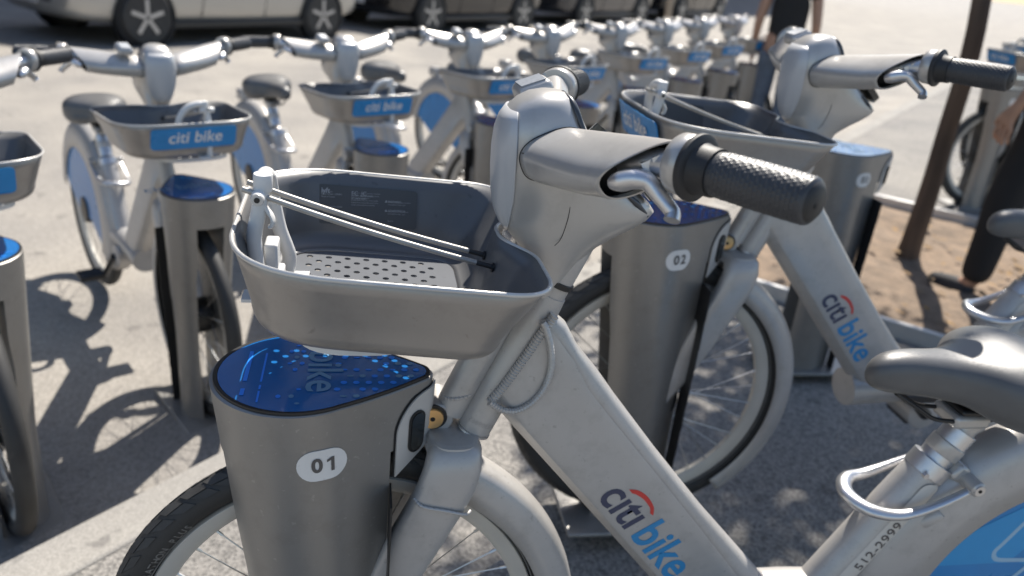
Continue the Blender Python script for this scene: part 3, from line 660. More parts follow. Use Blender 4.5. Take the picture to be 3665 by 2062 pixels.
    ft = U(1036, 921, 0.055); bput('hoop_foot', box_vf(v3(-0.070, 0.058, 0.8865), (0.030, 0.020, 0.004)), WHITETUBE); bput('hoop_foot', box_vf(v3(-0.112, -0.012, 0.8875), (0.034, 0.03, 0.004)), WHITETUBE)
    blk = U(968, 905, 0.0)
    o = bput('sensor_box', box_vf(blk+v3(0.002, 0.0, -0.006), (0.016, 0.034, 0.045)), WHITETUBE); bevel(o, 0.003)
    o = bput('sensor_box', box_vf(blk+v3(0.004, -0.002, -0.028), (0.024, 0.040, 0.018)), WHITETUBE); bevel(o, 0.003)
    bput('hoop_clamp', merge(lathe_vf([(0.0100, -0.010), (0.0108, -0.008), (0.0108, 0.008), (0.0100, 0.010)], U(941, 652, -0.024), v3(0.02, -0.05, 1), 28), lathe_vf([(0.007, -0.028), (0.0078, -0.026), (0.0078, 0.012)], U(930, 690, -0.02), (0, 1, 0), 28)), WHITETUBE)
    lathe_o = bput('clamp_washer', lathe_vf([(0.0034, -0.0290), (0.0066, -0.0290), (0.0072, -0.0275)], U(930, 690, -0.02), (0, 1, 0), 28), PANELGREY)
    bput('clamp_screw', lathe_vf([(0.0012, -0.0302), (0.0031, -0.0302), (0.0033, -0.027)], U(930, 690, -0.02), (0, 1, 0), 20), BLACKP)
    hk = catmull([U(945, 728, -0.030), U(956, 750, -0.030), U(970, 770, -0.030), U(977, 790, -0.030), U(972, 808, -0.030), U(961, 812, -0.030)], 6)
    bput('hook', sweep_vf(hk, [0.0022, 0.0028, 0.003, 0.003, 0.0026, 0.0018], 10, 2.6, up=v3(0, 1, 0)), WHITETUBE)
    # elastic cords
    for (a, b, cx, ya) in (((866, 676), (1768, 957), 1622, -0.030), ((884, 652), (1738, 914), 1655, 0.010)):
        pa = U(*a, ya); pb = U(*b, ya); tm = (cx-a[0])/(b[0]-a[0])
        n = 260; pts = [pa.lerp(pb, i/n)+v3(0, 0, -0.004*math.sin(PI*i/n)) for i in range(n+1)]
        rr = [0.0034*(1+0.05*math.sin(i*1.9)) for i in range(n+1)]
        bput('elastic_cord', sweep_vf(pts[:int(n*0.93)], rr[:int(n*0.93)], 10), CORD, 70)
        bput('cord_shaded_end', sweep_vf(pts[int(n*0.92):], 0.0032, 10), CORD_SHADED, 70)  # rear stretch of the cord, shade painted in by the darker copy
        bput('cord_grommet', lathe_vf([(0.0030, -0.001), (0.0058, -0.001), (0.0058, 0.001)], pb-v3(0.002, 0, 0), v3(-1, 0, 0.2), 18), BLACKP)
    # blue advertising panel on the outside of the basket front
    def on_front(u, z):
        t = (0.981+0.008-z)/0.072; q_ = max(0, abs(u)-0.068); return v3(-0.1345+0.021*t-0.006+2.4*q_*q_, u+0.016, z)
    sp_ = [(p.x, p.y) for p in round_poly([(-0.12, 0.918, 0.012), (0.12, 0.918, 0.012), (0.12, 0.980, 0.012), (-0.12, 0.980, 0.012)], 5, 8)]
    me = fill2d([sp_], 0.001); map_mesh(me, lambda x, y, z: on_front(x, y)+v3(z, 0, 0)-bo, 3); pn = link('front_panel', me, SKIRTA, BK)
    me = text2d('citi bike', 0.048, 0.01, 0.1, ax='CENTER'); map_mesh(me, lambda x, y, z: on_front(-x, 0.937+y)+v3(-0.0022, 0, 0)-bo); link('panel_lettering', me, WHITEP, pn)
    return B

# ------------------------------------------------------------------ the dock post
DT = 0.775
def dock_pts(n1=26, n2=18, n3=8):
    """near half of the egg-shaped outline, from the front tip round the near side to the rear apex"""
    th = math.asin((0.106-0.021)/0.155); a1 = PI + (PI/2+th); out = []
    for i in range(n1+1):
        a = PI+(a1-PI)*i/n1; out.append(Vector((-0.068+0.106*math.cos(a), 0.106*math.sin(a))))
    p0 = out[-1]; q = Vector((0.087+0.021*math.cos(a1), 0.021*math.sin(a1)))
    mid = (p0+q)/2 + Vector((0.53, -0.847))*0.007
    for i in range(1, n2+1):
        t = i/n2; out.append(p0*(1-t)**2+mid*2*t*(1-t)+q*t*t)
    for i in range(1, n3+1):
        a = a1+(2*PI-a1)*i/n3; out.append(Vector((0.087+0.021*math.cos(a), 0.021*math.sin(a))))
    return out
DP = dock_pts()
DL = [0.0]
for _i in range(1, len(DP)): DL.append(DL[-1]+(DP[_i]-DP[_i-1]).length)
def dsc(z): return max(0.76, 1-0.50*(DT-z)) if z < DT else 1.0
def dock_at(u, z, off=0.0):   # u arc length along the near outline
    u = max(0, min(DL[-1]-1e-6, u)); i = 0
    while DL[i+1] < u: i += 1
    t = (u-DL[i])/(DL[i+1]-DL[i]); p = DP[i].lerp(DP[i+1], t); d = (DP[i+1]-DP[i]).normalized(); nrm = Vector((d.y, -d.x))
    s = dsc(z); p = Vector((0.05+(p.x-0.05)*s, p.y*s)); return Vector((p.x+nrm.x*off, p.y+nrm.y*off, z))
def u_of_x(x, z):
    best = min(range(len(DP)), key=lambda i: abs(0.05+(DP[i].x-0.05)*dsc(z)-x) if DP[i].y < -0.01 and i > 12 else 9); return DL[best]
def make_dock(number):
    D = empty('dock_post', (0, 0, 0))
    full = DP + [Vector((p.x, -p.y)) for p in reversed(DP[1:-1])]
    def ring(z, sc=1.0): s = dsc(z)*sc; return [Vector((0.05+(p.x-0.05)*s-(1-sc)*0.075, p.y*s, z)) for p in full]
    vs, fs = loft_vf([ring(z) for z in (0.684, 0.70, 0.72, 0.745, 0.768, 0.7735)] + [ring(0.775, 0.985)]); body = from_vf('dock_head', vs, fs, DOCKGREY, D, 40)
    # lower shells on each side of the wheel slot
    for s in (-1, 1):
        rings = []
        for z in (0.0, 0.1, 0.2, 0.3, 0.4, 0.5, 0.58, 0.64, 0.684):
            k = dsc(z); pts = []
            for p in DP:
                x = 0.05+(p.x-0.05)*k; y = p.y*k
                pts.append((x, y))
            xs = [q for q in pts if q[1] <= -0.038 and q[0] <= 0.054]
            # fixed count resample of the outer skin
            L = [0]
            for i in range(1, len(xs)): L.append(L[-1]+math.hypot(xs[i][0]-xs[i-1][0], xs[i][1]-xs[i-1][1]))
            rs = []
            for j in range(41):
                t = L[-1]*j/40; i = 0
                while i < len(L)-2 and L[i+1] < t: i += 1
                f = (t-L[i])/(L[i+1]-L[i]); rs.append(v3(xs[i][0]+(xs[i+1][0]-xs[i][0])*f, xs[i][1]+(xs[i+1][1]-xs[i][1])*f, z))
            end = rs[-1]; rs[-1] = v3(0.054, end.y+(0.054-end.x)*0.55, z)
            inner = [v3(0.052, -0.038, z), v3(0.0, -0.038, z), v3(-0.05, -0.038, z)]
            rings.append(rs+inner)
        vs, fs = loft_vf(rings)
        if s > 0: vs = mirrored(vs)
        from_vf('side_shell', vs, fs, DOCKGREY, D, 40)
        ed = [v3(0.0555, 0, z) for z in (0.0, 0.2, 0.4, 0.5, 0.6, 0.683)]
        vs, fs = merge(*[box_vf(v3(0.0558, (-0.060-0.010*(z/0.7))*1, z), (0.0024, 0.036+0.02*(z/0.7), 0.0703)) for z in [0.035+0.07*i for i in range(9)]])
        if s > 0: vs = mirrored(vs)
        from_vf('shell_edge', vs, fs, BLACKP, D, 20)
    # light panel with lens, wrapped round the rear of the near flank
    u0 = u_of_x(0.0555, 0.70); u1 = DL[-1]
    def panel_fn(off): return lambda x, y, z: dock_at(u0+x, y, off+z)
    W_ = u1-u0-0.002
    pl = catmull([v3(0.002, 0.700, 0), v3(0.003, 0.716, 0), v3(0.010, 0.733, 0), v3(0.022, 0.748, 0), v3(0.038, 0.758, 0), v3(W_, 0.766, 0)], 4)
    outline = [(0.002, 0.643)]+[(p.x, p.y) for p in pl]+[(W_, 0.680), (W_*0.75, 0.672), (W_*0.45, 0.660)]
    me = fill2d([outline], 0.0012); map_mesh(me, panel_fn(0.0030), 2); pan = link('lock_panel', me, PANELGREY, D, 30)
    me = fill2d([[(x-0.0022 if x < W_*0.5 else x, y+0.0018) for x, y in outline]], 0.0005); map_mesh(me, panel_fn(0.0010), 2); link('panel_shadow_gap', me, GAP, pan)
    uc = (W_)*0.50
    me = fill2d([stadium(uc, 0.704, 0.027, 0.064)], 0.001); map_mesh(me, panel_fn(0.0052), 2); link('lens_bezel', me, BLACKP, pan)
    me = fill2d([stadium(uc, 0.704, 0.021, 0.057)], 0.0006); map_mesh(me, panel_fn(0.0068), 2); link('lens', me, LENS, pan)
    # number plate
    up = u_of_x(-0.030, 0.70)
    me = fill2d([stadium(0, 0, 0.066, 0.0455)], 0.0004); map_mesh(me, lambda x, y, z: dock_at(up+x, 0.7005+y, 0.0008+z), 4); pt = link('number_plate', me, PLATE, D)
    mes = []
    for q, ch in enumerate(number):
        if ch == '1': me = fill2d([[(-0.0005, -0.0105), (0.0040, -0.0105), (0.0040, 0.0105), (0.0002, 0.0105), (-0.0058, 0.0072), (-0.0058, 0.0036), (-0.0005, 0.0060)]])
        else: me = text2d(ch, 0.0285, 0.034, ax='CENTER', ay='CENTER')
        for v in me.vertices: v.co.x += -0.0085+0.0185*q
        mes.append(me)
    me = join_meshes(mes); map_mesh(me, lambda x, y, z: dock_at(up+0.001+x, 0.7005+y, 0.0018), 1); link('plate_number', me, DIGIT, pt)
    # top: seal and glossy printed panel
    vs, fs = loft_vf([ring(0.7745, 0.972), ring(0.7785, 0.968), ring(0.7785, 0.935), ring(0.776, 0.932)], False, True); from_vf('top_seal', vs, fs, BLACKP, D, 30)
    rr = ring(0.778, 0.930); me = fill2d([[(p.x, p.y) for p in rr]], 0.0006); map_mesh(me, lambda x, y, z: v3(x, y, 0.7778+z)); tp = link('top_panel', me, SCREEN, D)
    ins = [(p.x, p.y) for p in ring(0.778, 0.905)]
    def inside(x, y):
        c = False; n = len(ins); j = n-1
        for i in range(n):
            if (ins[i][1] > y) != (ins[j][1] > y) and x < (ins[j][0]-ins[i][0])*(y-ins[i][1])/(ins[j][1]-ins[i][1])+ins[i][0]: c = not c
            j = i
        return c
    TZ = 0.7792
    random.seed(3)
    for i in range(12):
        for j in range(12):
            x = -0.085+i*0.0155+(0.00775 if j % 2 else 0); y = -0.098+j*0.0165
            if not inside(x-0.006, y) or not inside(x+0.006, y) or not inside(x, y-0.004): continue
            if -0.060 < x < -0.018 or random.random() < 0.28: continue
            if x < -0.06 and random.random() < 0.35: continue
            me = fill2d([circ(x, y, 0.0043 if x > -0.06 else 0.0032, 14, 0.0040 if random.random() < 0.7 else 0.0022)]); map_mesh(me, lambda a, b, c: v3(a, b, TZ)); link('printed_dot', me, BLUEDOT if random.random() < 0.75 else BLUETXT, tp)
    for (x, wd, y0, y1) in ((-0.128, 0.0052, -0.028, 0.050), (-0.128, 0.0052, -0.062, -0.046), (-0.1085, 0.0026, -0.030, 0.045), (-0.1085, 0.0026, -0.048, -0.038), (-0.1085, 0.0026, -0.078, -0.052)):
        me = fill2d([[(x-wd/2, y0), (x+wd/2, y0), (x+wd/2, y1), (x-wd/2, y1)]]); map_mesh(me, lambda a, b, c: v3(a, b, TZ)); link('printed_stripe', me, BLUEDOT, tp)
    me = text2d('citi bike', 0.064, 0.010, ax='RIGHT'); map_mesh(me, lambda a, b, c: v3(-0.053+b, -a-0.056, TZ+0.0003)); link('top_lettering', me, BLUETXT, tp)
    o = box('base_plate', v3(-0.01, 0, 0.006), (0.34, 0.22, 0.012), DOCKGREY, D, bev=0.004)
    return D

# ------------------------------------------------------------------ ground
RD = Vector((0.70, 0.72, 0)).normalized()      # direction of the dock rows and of the street
ND = Vector((-RD.y, RD.x, 0))                  # across, towards the far kerb
KD = 0.95                                      # kerb line
def gd_(d):
    if d <= 0.1: return 0.0
    if d <= KD: return -0.05*(d-0.1)/(KD-0.1)
    return -0.19-0.06*min(1, (d-KD)/0.7)
def gz(x, y): return gd_(x*ND.x+y*ND.y)
def sheet(us, ss, zf):
    vs = []; fs = []
    for u in us:
        for s in ss: p = RD*s+ND*u; vs.append((p.x, p.y, zf(u)))
    n = len(ss)
    for i in range(len(us)-1):
        for j in range(n-1): fs.append((i*n+j, i*n+j+1, (i+1)*n+j+1, (i+1)*n+j))
    return vs, fs
SS = [-200, -80, -40, -20, -10, -6, -4, -3, -2, -1, 0, 1, 2, 3, 4, 6, 8, 12, 20, 40, 80, 200]
def asphalt(name, dark, light, scale, bumpd, joints=False):
    m = bpy.data.materials.new(name); m.use_nodes = True; n = m.node_tree.nodes; l = m.node_tree.links; b = n['Principled BSDF']
    tc = n.new('ShaderNodeTexCoord')
    vo = n.new('ShaderNodeTexVoronoi'); vo.inputs['Scale'].default_value = scale; l.new(tc.outputs['Object'], vo.inputs['Vector'])
    r1 = n.new('ShaderNodeValToRGB'); e = r1.color_ramp.elements; e[0].color = (*dark, 1); e[1].color = (*light, 1); e[0].position = 0.15; e[1].position = 0.8
    l.new(vo.outputs['Color'], r1.inputs[0])
    n1 = n.new('ShaderNodeTexNoise'); n1.inputs['Scale'].default_value = 1.3; n1.inputs['Detail'].default_value = 8; l.new(tc.outputs['Object'], n1.inputs['Vector'])
    r2 = n.new('ShaderNodeValToRGB'); r2.color_ramp.elements[0].color = (0.78, 0.78, 0.79, 1); r2.color_ramp.elements[1].color = (1.14, 1.12, 1.08, 1); r2.color_ramp.elements[0].position = 0.32; r2.color_ramp.elements[1].position = 0.68
    l.new(n1.outputs[0], r2.inputs[0])
    mx = n.new('ShaderNodeMix'); mx.data_type = 'RGBA'; mx.blend_type = 'MULTIPLY'; mx.inputs[0].default_value = 1; l.new(r1.outputs[0], mx.inputs[6]); l.new(r2.outputs[0], mx.inputs[7])
    # old stains and gum spots
    n3 = n.new('ShaderNodeTexNoise'); n3.inputs['Scale'].default_value = 9; n3.inputs['Detail'].default_value = 3; l.new(tc.outputs['Object'], n3.inputs['Vector'])
    r3 = n.new('ShaderNodeValToRGB'); r3.color_ramp.elements[0].position = 0.66; r3.color_ramp.elements[1].position = 0.72; r3.color_ramp.elements[0].color = (1, 1, 1, 1); r3.color_ramp.elements[1].color = (0.62, 0.62, 0.63, 1); l.new(n3.outputs[0], r3.inputs[0])
    m2 = n.new('ShaderNodeMix'); m2.data_type = 'RGBA'; m2.blend_type = 'MULTIPLY'; m2.inputs[0].default_value = 1; l.new(mx.outputs[2], m2.inputs[6]); l.new(r3.outputs[0], m2.inputs[7])
    l.new(m2.outputs[2], b.inputs['Base Color']); b.inputs['Roughness'].default_value = 0.85
    bp = n.new('ShaderNodeBump'); bp.inputs['Strength'].default_value = 0.45; bp.inputs['Distance'].default_value = bumpd; l.new(vo.outputs['Distance'], bp.inputs['Height']); l.new(bp.outputs[0], b.inputs['Normal'])
    return m
ASPH = asphalt('pale_asphalt', (0.215, 0.20, 0.182), (0.34, 0.318, 0.288), 150, 0.003)
PAVE = asphalt('pavement_asphalt', (0.12, 0.115, 0.108), (0.29, 0.275, 0.255), 150, 0.003)
CONC = asphalt('kerb_concrete', (0.24, 0.228, 0.21), (0.33, 0.315, 0.29), 260, 0.001)
struct(from_vf('pavement', *sheet([-120, -40, -15, -6, -3, -1.5, -0.6, 0, 0.1, 0.4, 0.7, 0.80], SS, gd_), PAVE, None, 40))
struct(from_vf('road', *sheet([KD-0.02, 1.1, 1.3, 1.65, 2.5, 4, 6, 9, 14, 22, 40, 80, 200], SS, lambda u: gd_(max(u, KD+1e-4))), ASPH, None, 40))
kerb = empty('kerb', RD*0); struct(kerb)
kv, kf = box_vf((0, 0, 0), (1.494, 0.146, 0.30), (RD, ND, Vector((0, 0, 1))))
ko = from_vf('kerb_stone', kv, kf, CONC, kerb, 30); bevel(ko, 0.012, 3)
for i in range(-9, 12):
    o = ko if i == -9 else ko.copy()
    if i > -9: COL.objects.link(o); o.parent = kerb
    o.location = RD*(0.35+1.5*i)+ND*(0.8755+random.uniform(-0.002, 0.002))+Vector((0, 0, -0.188+random.uniform(-0.002, 0.002)))

# ------------------------------------------------------------------ bikes and docks
def setz(o, x, y, rz=0.0, z=None):
    o.location = (x, y, gz(x, y) if z is None else z); o.rotation_euler = (0, 0, rz); return o
bike = make_bike(); tag(bike, 'silver rental bike locked into dock 01, cords stretched over its open grey basket', 'bicycle', 'rental bikes')
dock = make_dock('01'); tag(dock, 'grey dock post numbered 01 below the basket with elastic cords', 'dock', 'bike docks')
OFF = Vector((0.685, 0.615, 0))
d2 = make_dock('02'); setz(d2, OFF.x, OFF.y, 0, 0.045); tag(d2, 'grey dock post with plate 02, its blue top just under the black grip', 'dock', 'bike docks')
SKIP = ('sticker_text', 'stamped_number', 'weld_bead', 'sidewall_lettering')
b2 = copy_tree(bike, None, SKIP); setz(b2, OFF.x, OFF.y, 0, 0.045); tag(b2, 'silver rental bike in dappled tree shade, locked into dock 02', 'bicycle', 'rental bikes')
SKIP2 = SKIP + ('printed_dot', 'tread', 'panel_shadow_gap')
d3 = make_dock('03'); setz(d3, 1.60, 1.40, 0, 0.03); tag(d3, 'empty grey dock post without a bike, near the young tree', 'dock', 'bike docks')
for k, lab in ((5.0, 'beyond the young tree'), (5.9, 'at the end of the row beyond the young tree')):
    x, y = 0.70*k+0.5, 0.70*k+0.1
    dk = copy_tree(d2, None, SKIP2+('plate_number',)); setz(dk, x, y, 0, 0.0); tag(dk, 'grey dock post '+lab, 'dock', 'bike docks')
    bk = copy_tree(bike, None, SKIP2); setz(bk, x, y, 0, 0.0); tag(bk, 'silver rental bike '+lab, 'bicycle', 'rental bikes')
# opposite row on the road: noses towards the kerb
hd = Vector((0.50, -0.86, 0)).normalized(); rB = math.atan2(-hd.y, -hd.x)
for k in range(-1, 8):
    c = Vector((-0.516, 1.60, 0)) + Vector((0.555, 0.63, 0))*k
    if k == -1: c = Vector((-0.905, 1.03, 0))
    hub = c + hd*0.045
    z = gz(hub.x, hub.y)
    ob = copy_tree(bike, None, SKIP2); setz(ob, hub.x, hub.y, rB, z)
    dz = random.choice((0.0, 0.015, 0.03, 0.045, 0.06)); ob.rotation_euler = (R(random.uniform(-1.2, 1.2)), 0, rB+R(random.uniform(-2.5, 2.5)))
    for ch in ob.children:
        if ch.name.split('.')[0] in ('saddle', 'saddle_rail', 'saddle_clamp', 'clamp_neck', 'seat_post'): ch.location = Vector((0.486, 0, 0.874))*dz
    tag(ob, 'silver rental bike with blue basket panel, nosed to the kerb in the road row', 'bicycle', 'bikes of the road row')
    od = copy_tree(d2, None, SKIP2+('plate_number',)); setz(od, hub.x, hub.y, rB, z); tag(od, 'dock post on the road, one of the row along the kerb', 'dock', 'docks of the road row')

for ch in [c for c in bike.children_recursive if c.name.split('.')[0] in ('front_panel', 'panel_lettering')]: bpy.data.objects.remove(ch)

# ------------------------------------------------------------------ young street tree with its pit
BARK = mat('bark', (0.105, 0.072, 0.05), 0.85, 0, 0.35, 12, 0.8, 60, stretch=(1, 1, 0.2), bdist=0.006)
LEAF = mat('leaf', (0.055, 0.095, 0.028), 0.5, 0, 0.35, 3)
SOIL = mat('tree_pit_soil', (0.20, 0.145, 0.10), 0.95, 0, 0.3, 14, 0.9, 45, specks=0.8, sscale=28, spcol=(0.10, 0.075, 0.05), bdist=0.01)
tb = V(3238, 935, 0.0); tb.z = 0
def street_tree(base, h0, cr, nleaf, label, lean=(0.0, 0.0), seed=1, rad=0.042):
    rnd = random.Random(seed)
    T = empty('street_tree', base, label, 'tree')
    top = Vector((lean[0], lean[1], h0+cr*1.5))
    path = [Vector((0, 0, -0.05)), Vector((0.008, 0.0, 0.10)), Vector((0.022, 0.01, 0.6)), Vector((-0.02, 0.03, 1.4)), Vector((lean[0]*0.5, lean[1]*0.5, h0)), top*0.95]
    pp = catmull(path, 8)
    vfs = [sweep_vf(pp, [rad*1.9, rad*1.25, rad*1.08, rad*0.98, rad*0.85, rad*0.35], 14)]
    tips = []
    for i in range(16):
        z0 = h0*0.92+rnd.random()*cr*1.1; a = rnd.random()*2*PI; L = cr*(0.6+0.5*rnd.random())
        p0 = Vector((lean[0]*0.5*(z0/h0), lean[1]*0.5*(z0/h0), z0)); d = Vector((math.cos(a), math.sin(a), 0.35+0.5*rnd.random())).normalized()
        p1 = p0+d*L*0.5+Vector((0, 0, 0.05)); p2 = p0+d*L+Vector((rnd.uniform(-.2, .2), rnd.uniform(-.2, .2), 0.1))
        vfs.append(sweep_vf(catmull([p0, p1, p2], 5), [rad*0.42, rad*0.28, rad*0.08], 7))
        for q in range(5): tips.append((p0.lerp(p2, 0.3+0.18*q), cr*(0.20+0.16*rnd.random())))
    from_vf('trunk', *merge(*vfs), BARK, T, 60)
    vs = []; fs = []
    for i in range(nleaf):
        c, rr = rnd.choice(tips)
        while True:
            q = Vector((rnd.uniform(-1, 1), rnd.uniform(-1, 1), rnd.uniform(-1, 1)))
            if q.length < 1: break
        c = c+q*rr*1.25
        d = Vector((rnd.uniform(-1, 1), rnd.uniform(-1, 1), rnd.uniform(-0.7, 0.4))).normalized(); n = d.cross(Vector((rnd.uniform(-.6, .6), rnd.uniform(-.6, .6), 1))).normalized()
        L = rnd.uniform(0.05, 0.085); w_ = L*0.30; up = d.cross(n)
        k = len(vs); vs += [c, c+d*L*0.45+n*w_+up*0.006, c+d*L, c+d*L*0.45-n*w_+up*0.006]; fs += [(k, k+1, k+2, k+3)]
    me = bpy.data.meshes.new('crown'); me.from_pydata([tuple(v) for v in vs], [], fs); link('crown', me, LEAF, T)
    return T
street_tree(tb, 2.8, 1.15, 7500, 'young street tree with thin brown trunk in a bare soil pit', (0.05, 1.35), 4)
# pit: soil mound with clods, steel edging
pit = empty('tree_pit', tb); struct(pit)
rnd = random.Random(9); gvs = []; gfs = []; N = 30
for i in range(N+1):
    for j in range(N+1):
        u = (i/N-0.5)*2.1; v = (j/N-0.5)*1.5; e = min(1, (0.5-abs(i/N-0.5))*8)*min(1, (0.5-abs(j/N-0.5))*8)
        p = RD*u+ND*v; gvs.append((p.x, p.y, 0.006+e*(0.03+0.035*noise.noise(Vector((u*3, v*3, 0)))+0.02*noise.noise(Vector((u*11, v*11, 2))))))
for i in range(N):
    for j in range(N): gfs.append((i*(N+1)+j, i*(N+1)+j+1, (i+1)*(N+1)+j+1, (i+1)*(N+1)+j))
o = from_vf('soil', gvs, gfs, SOIL, pit, 60)
DRY = mat('dry_leaf', (0.25, 0.15, 0.06), 0.8, 0, 0.4, 9)
lvs = []; lfs = []
for i in range(90):
    p = RD*rnd.uniform(-1.0, 1.0)+ND*rnd.uniform(-0.7, 0.7)+Vector((0, 0, 0.06)); a = rnd.uniform(0, 6.28); d = Vector((math.cos(a), math.sin(a), rnd.uniform(-0.2, 0.2)))*rnd.uniform(0.02, 0.04); n = Vector((-d.y, d.x, rnd.uniform(-0.01, 0.01)))*0.5; k = len(lvs)
    lvs += [p-d, p+n, p+d, p-n]; lfs += [(k, k+1, k+2, k+3)]
struct(from_vf('leaf_litter', lvs, lfs, DRY, pit, None), 'stuff')
for sx, sy, L in ((0, 0.76, 2.14), (0, -0.76, 2.14)):
    box('edging', RD*sx+ND*sy+Vector((0, 0, 0.02)), (L, 0.03, 0.09), PANELGREY, pit, ax=(RD, ND, Vector((0, 0, 1))), bev=0.004)
for sx in (-1.06, 1.06): box('edging', RD*sx+Vector((0, 0, 0.02)), (0.03, 1.48, 0.09), PANELGREY, pit, ax=(RD, ND, Vector((0, 0, 1))), bev=0.004)

# ------------------------------------------------------------------ people
SKIN = mat('skin', (0.42, 0.24, 0.16), 0.5, 0, 0.06, 20)
CLBLACK = mat('black_cloth', (0.014, 0.014, 0.015), 0.8, 0, 0.2, 12, 0.4, 120, bdist=0.004)
CLBLUE = mat('grey_blue_cloth', (0.10, 0.13, 0.18), 0.8, 0, 0.2, 12, 0.4, 120, bdist=0.004)
CLGREY = mat('charcoal_cloth', (0.035, 0.034, 0.036), 0.8, 0, 0.2, 12, 0.4, 120, bdist=0.004)
HAIRM = mat('dark_hair', (0.02, 0.015, 0.012), 0.6, 0, 0.2, 30, 0.6, 300)
def skinned(name, nodes, edges, m, parent, sub=2, root=0):
    me = bpy.data.meshes.new(name); me.from_pydata([tuple(n[0]) for n in nodes], edges, []); me.update()
    o = link(name, me, m, parent)
    md = o.modifiers.new('skin', 'SKIN'); md.use_smooth_shade = True
    if not me.skin_vertices: 
        pass
    sv = me.skin_vertices[0].data if me.skin_vertices else None
    if sv is None:
        bm = bmesh.new(); bm.from_mesh(me); bm.verts.layers.skin.verify(); bm.to_mesh(me); bm.free(); sv = me.skin_vertices[0].data
    for i, n in enumerate(nodes):
        r = n[1]; sv[i].radius = (r, r) if not isinstance(r, tuple) else r; sv[i].use_root = (i == root)
    s2 = o.modifiers.new('sub', 'SUBSURF'); s2.levels = sub; s2.render_levels = sub
    return o
def person(base, rz, label, shirt, trousers, sleeve=0.5, step=0.10, short=False):
    P = empty('person', base, label, 'person'); P.rotation_euler = (0, 0, rz)
    A = lambda x, y, z: Vector((x, y, z))
    # faces -Y. body: pelvis, spine, neck, limbs
    nd = [(A(0, 0, 0.95), (0.155, 0.11)), (A(0, 0.0, 1.12), (0.135, 0.10)), (A(0, 0.0, 1.32), (0.16, 0.11)), (A(0, 0.01, 1.45), (0.10, 0.08)), (A(0, 0.0, 1.53), 0.055), (A(0, -0.015, 1.60), 0.06), (A(0, -0.02, 1.68), (0.075, 0.092)), (A(0, -0.01, 1.755), (0.06, 0.075))]
    ed = [(i, i+1) for i in range(7)]
    hands = []
    for s in (-1, 1):
        i = len(nd); st_ = step*s
        nd += [(A(0.095*s, 0, 0.86), 0.088), (A(0.10*s, -st_*0.6, 0.50), 0.058), (A(0.10*s, -st_*0.9+0.03, 0.30), 0.055), (A(0.10*s, -st_+0.03, 0.09), 0.036), (A(0.105*s, -st_-0.03, 0.045), 0.034), (A(0.11*s, -st_-0.13, 0.03), 0.026)]
        ed += [(0, i), (i, i+1), (i+1, i+2), (i+2, i+3), (i+3, i+4), (i+4, i+5)]
        i = len(nd)
        nd += [(A(0.185*s, 0.0, 1.42), 0.058), (A(0.235*s, 0.03, 1.14), 0.042), (A(0.245*s, -0.06, 0.92), 0.026), (A(0.245*s, -0.10, 0.84), (0.018, 0.036))]
        ed += [(3, i), (i, i+1), (i+1, i+2), (i+2, i+3)]; pal = i+3
        for q, (dy, L) in enumerate(((-0.030, 0.066), (-0.010, 0.075), (0.010, 0.070), (0.028, 0.056))):
            j = len(nd); b0 = A(0.245*s, -0.10+dy*-1, 0.80)
            nd += [(b0, 0.0095), (b0+A(-0.004*s, -0.006, -L*0.5), 0.0085), (b0+A(-0.020*s, -0.006, -L), 0.007)]; ed += [(pal, j), (j, j+1), (j+1, j+2)]
        j = len(nd); nd += [(A(0.236*s, -0.135, 0.835), 0.011), (A(0.228*s, -0.150, 0.80), 0.009)]; ed += [(pal, j), (j, j+1)]
    skinned('body', nd, ed, SKIN, P)
    # clothes
    n2 = [(A(0, 0, 0.96), (0.175, 0.13)), (A(0, 0, 1.12), (0.155, 0.118)), (A(0, 0, 1.32), (0.18, 0.128)), (A(0, 0.01, 1.46), (0.11, 0.085))]; e2 = [(0, 1), (1, 2), (2, 3)]
    for s in (-1, 1):
        i = len(n2); n2 += [(A(0.185*s, 0, 1.42), 0.075), (A(0.185*s+0.05*s*sleeve, 0.03*sleeve, 1.42-0.28*sleeve), 0.062)]; e2 += [(3, i), (i, i+1)]
    skinned('shirt', n2, e2, shirt, P)
    n3 = [(A(0, 0, 0.97), (0.165, 0.122))]; e3 = []
    for s in (-1, 1):
        i = len(n3); st_ = step*s
        n3 += [(A(0.095*s, 0, 0.86), 0.105), (A(0.10*s, -st_*0.6, 0.50), 0.085)]; e3 += [(0, i), (i, i+1)]
        if not short: n3 += [(A(0.10*s, -st_*0.9+0.03, 0.30), 0.075), (A(0.10*s, -st_+0.03, 0.08), 0.066)]; e3 += [(i+1, i+2), (i+2, i+3)]
    skinned('trousers', n3, e3, trousers, P)
    for s in (-1, 1):
        st_ = step*s
        skinned('shoe', [(A(0.10*s, -st_+0.05, 0.045), 0.045), (A(0.105*s, -st_-0.06, 0.042), 0.048), (A(0.11*s, -st_-0.17, 0.034), 0.036)], [(0, 1), (1, 2)], CLGREY, P)
    skinned('hair', [(A(0, 0.03, 1.66), (0.07, 0.07)), (A(0, 0.012, 1.735), (0.083, 0.092)), (A(0, 0.0, 1.79), (0.06, 0.07))], [(0, 1), (1, 2)], HAIRM, P)
    lathe('nose', [(0.002, 0.028), (0.012, 0.012), (0.016, 0.0)], (0, -0.108, 1.665), (0, -0.85, 0.25), SKIN, P, 14)
    for s in (-1, 1):
        lathe('eye', [(0.001, 0.010), (0.008, 0.006), (0.010, 0.0)], (0.030*s, -0.102, 1.69), (0, -1, 0), WHITEP, P, 14)
        lathe('ear', [(0.004, -0.012), (0.024, -0.004), (0.026, 0.004), (0.010, 0.010)], (0.082*s, -0.005, 1.67), (s, 0.2, 0), SKIN, P, 16)
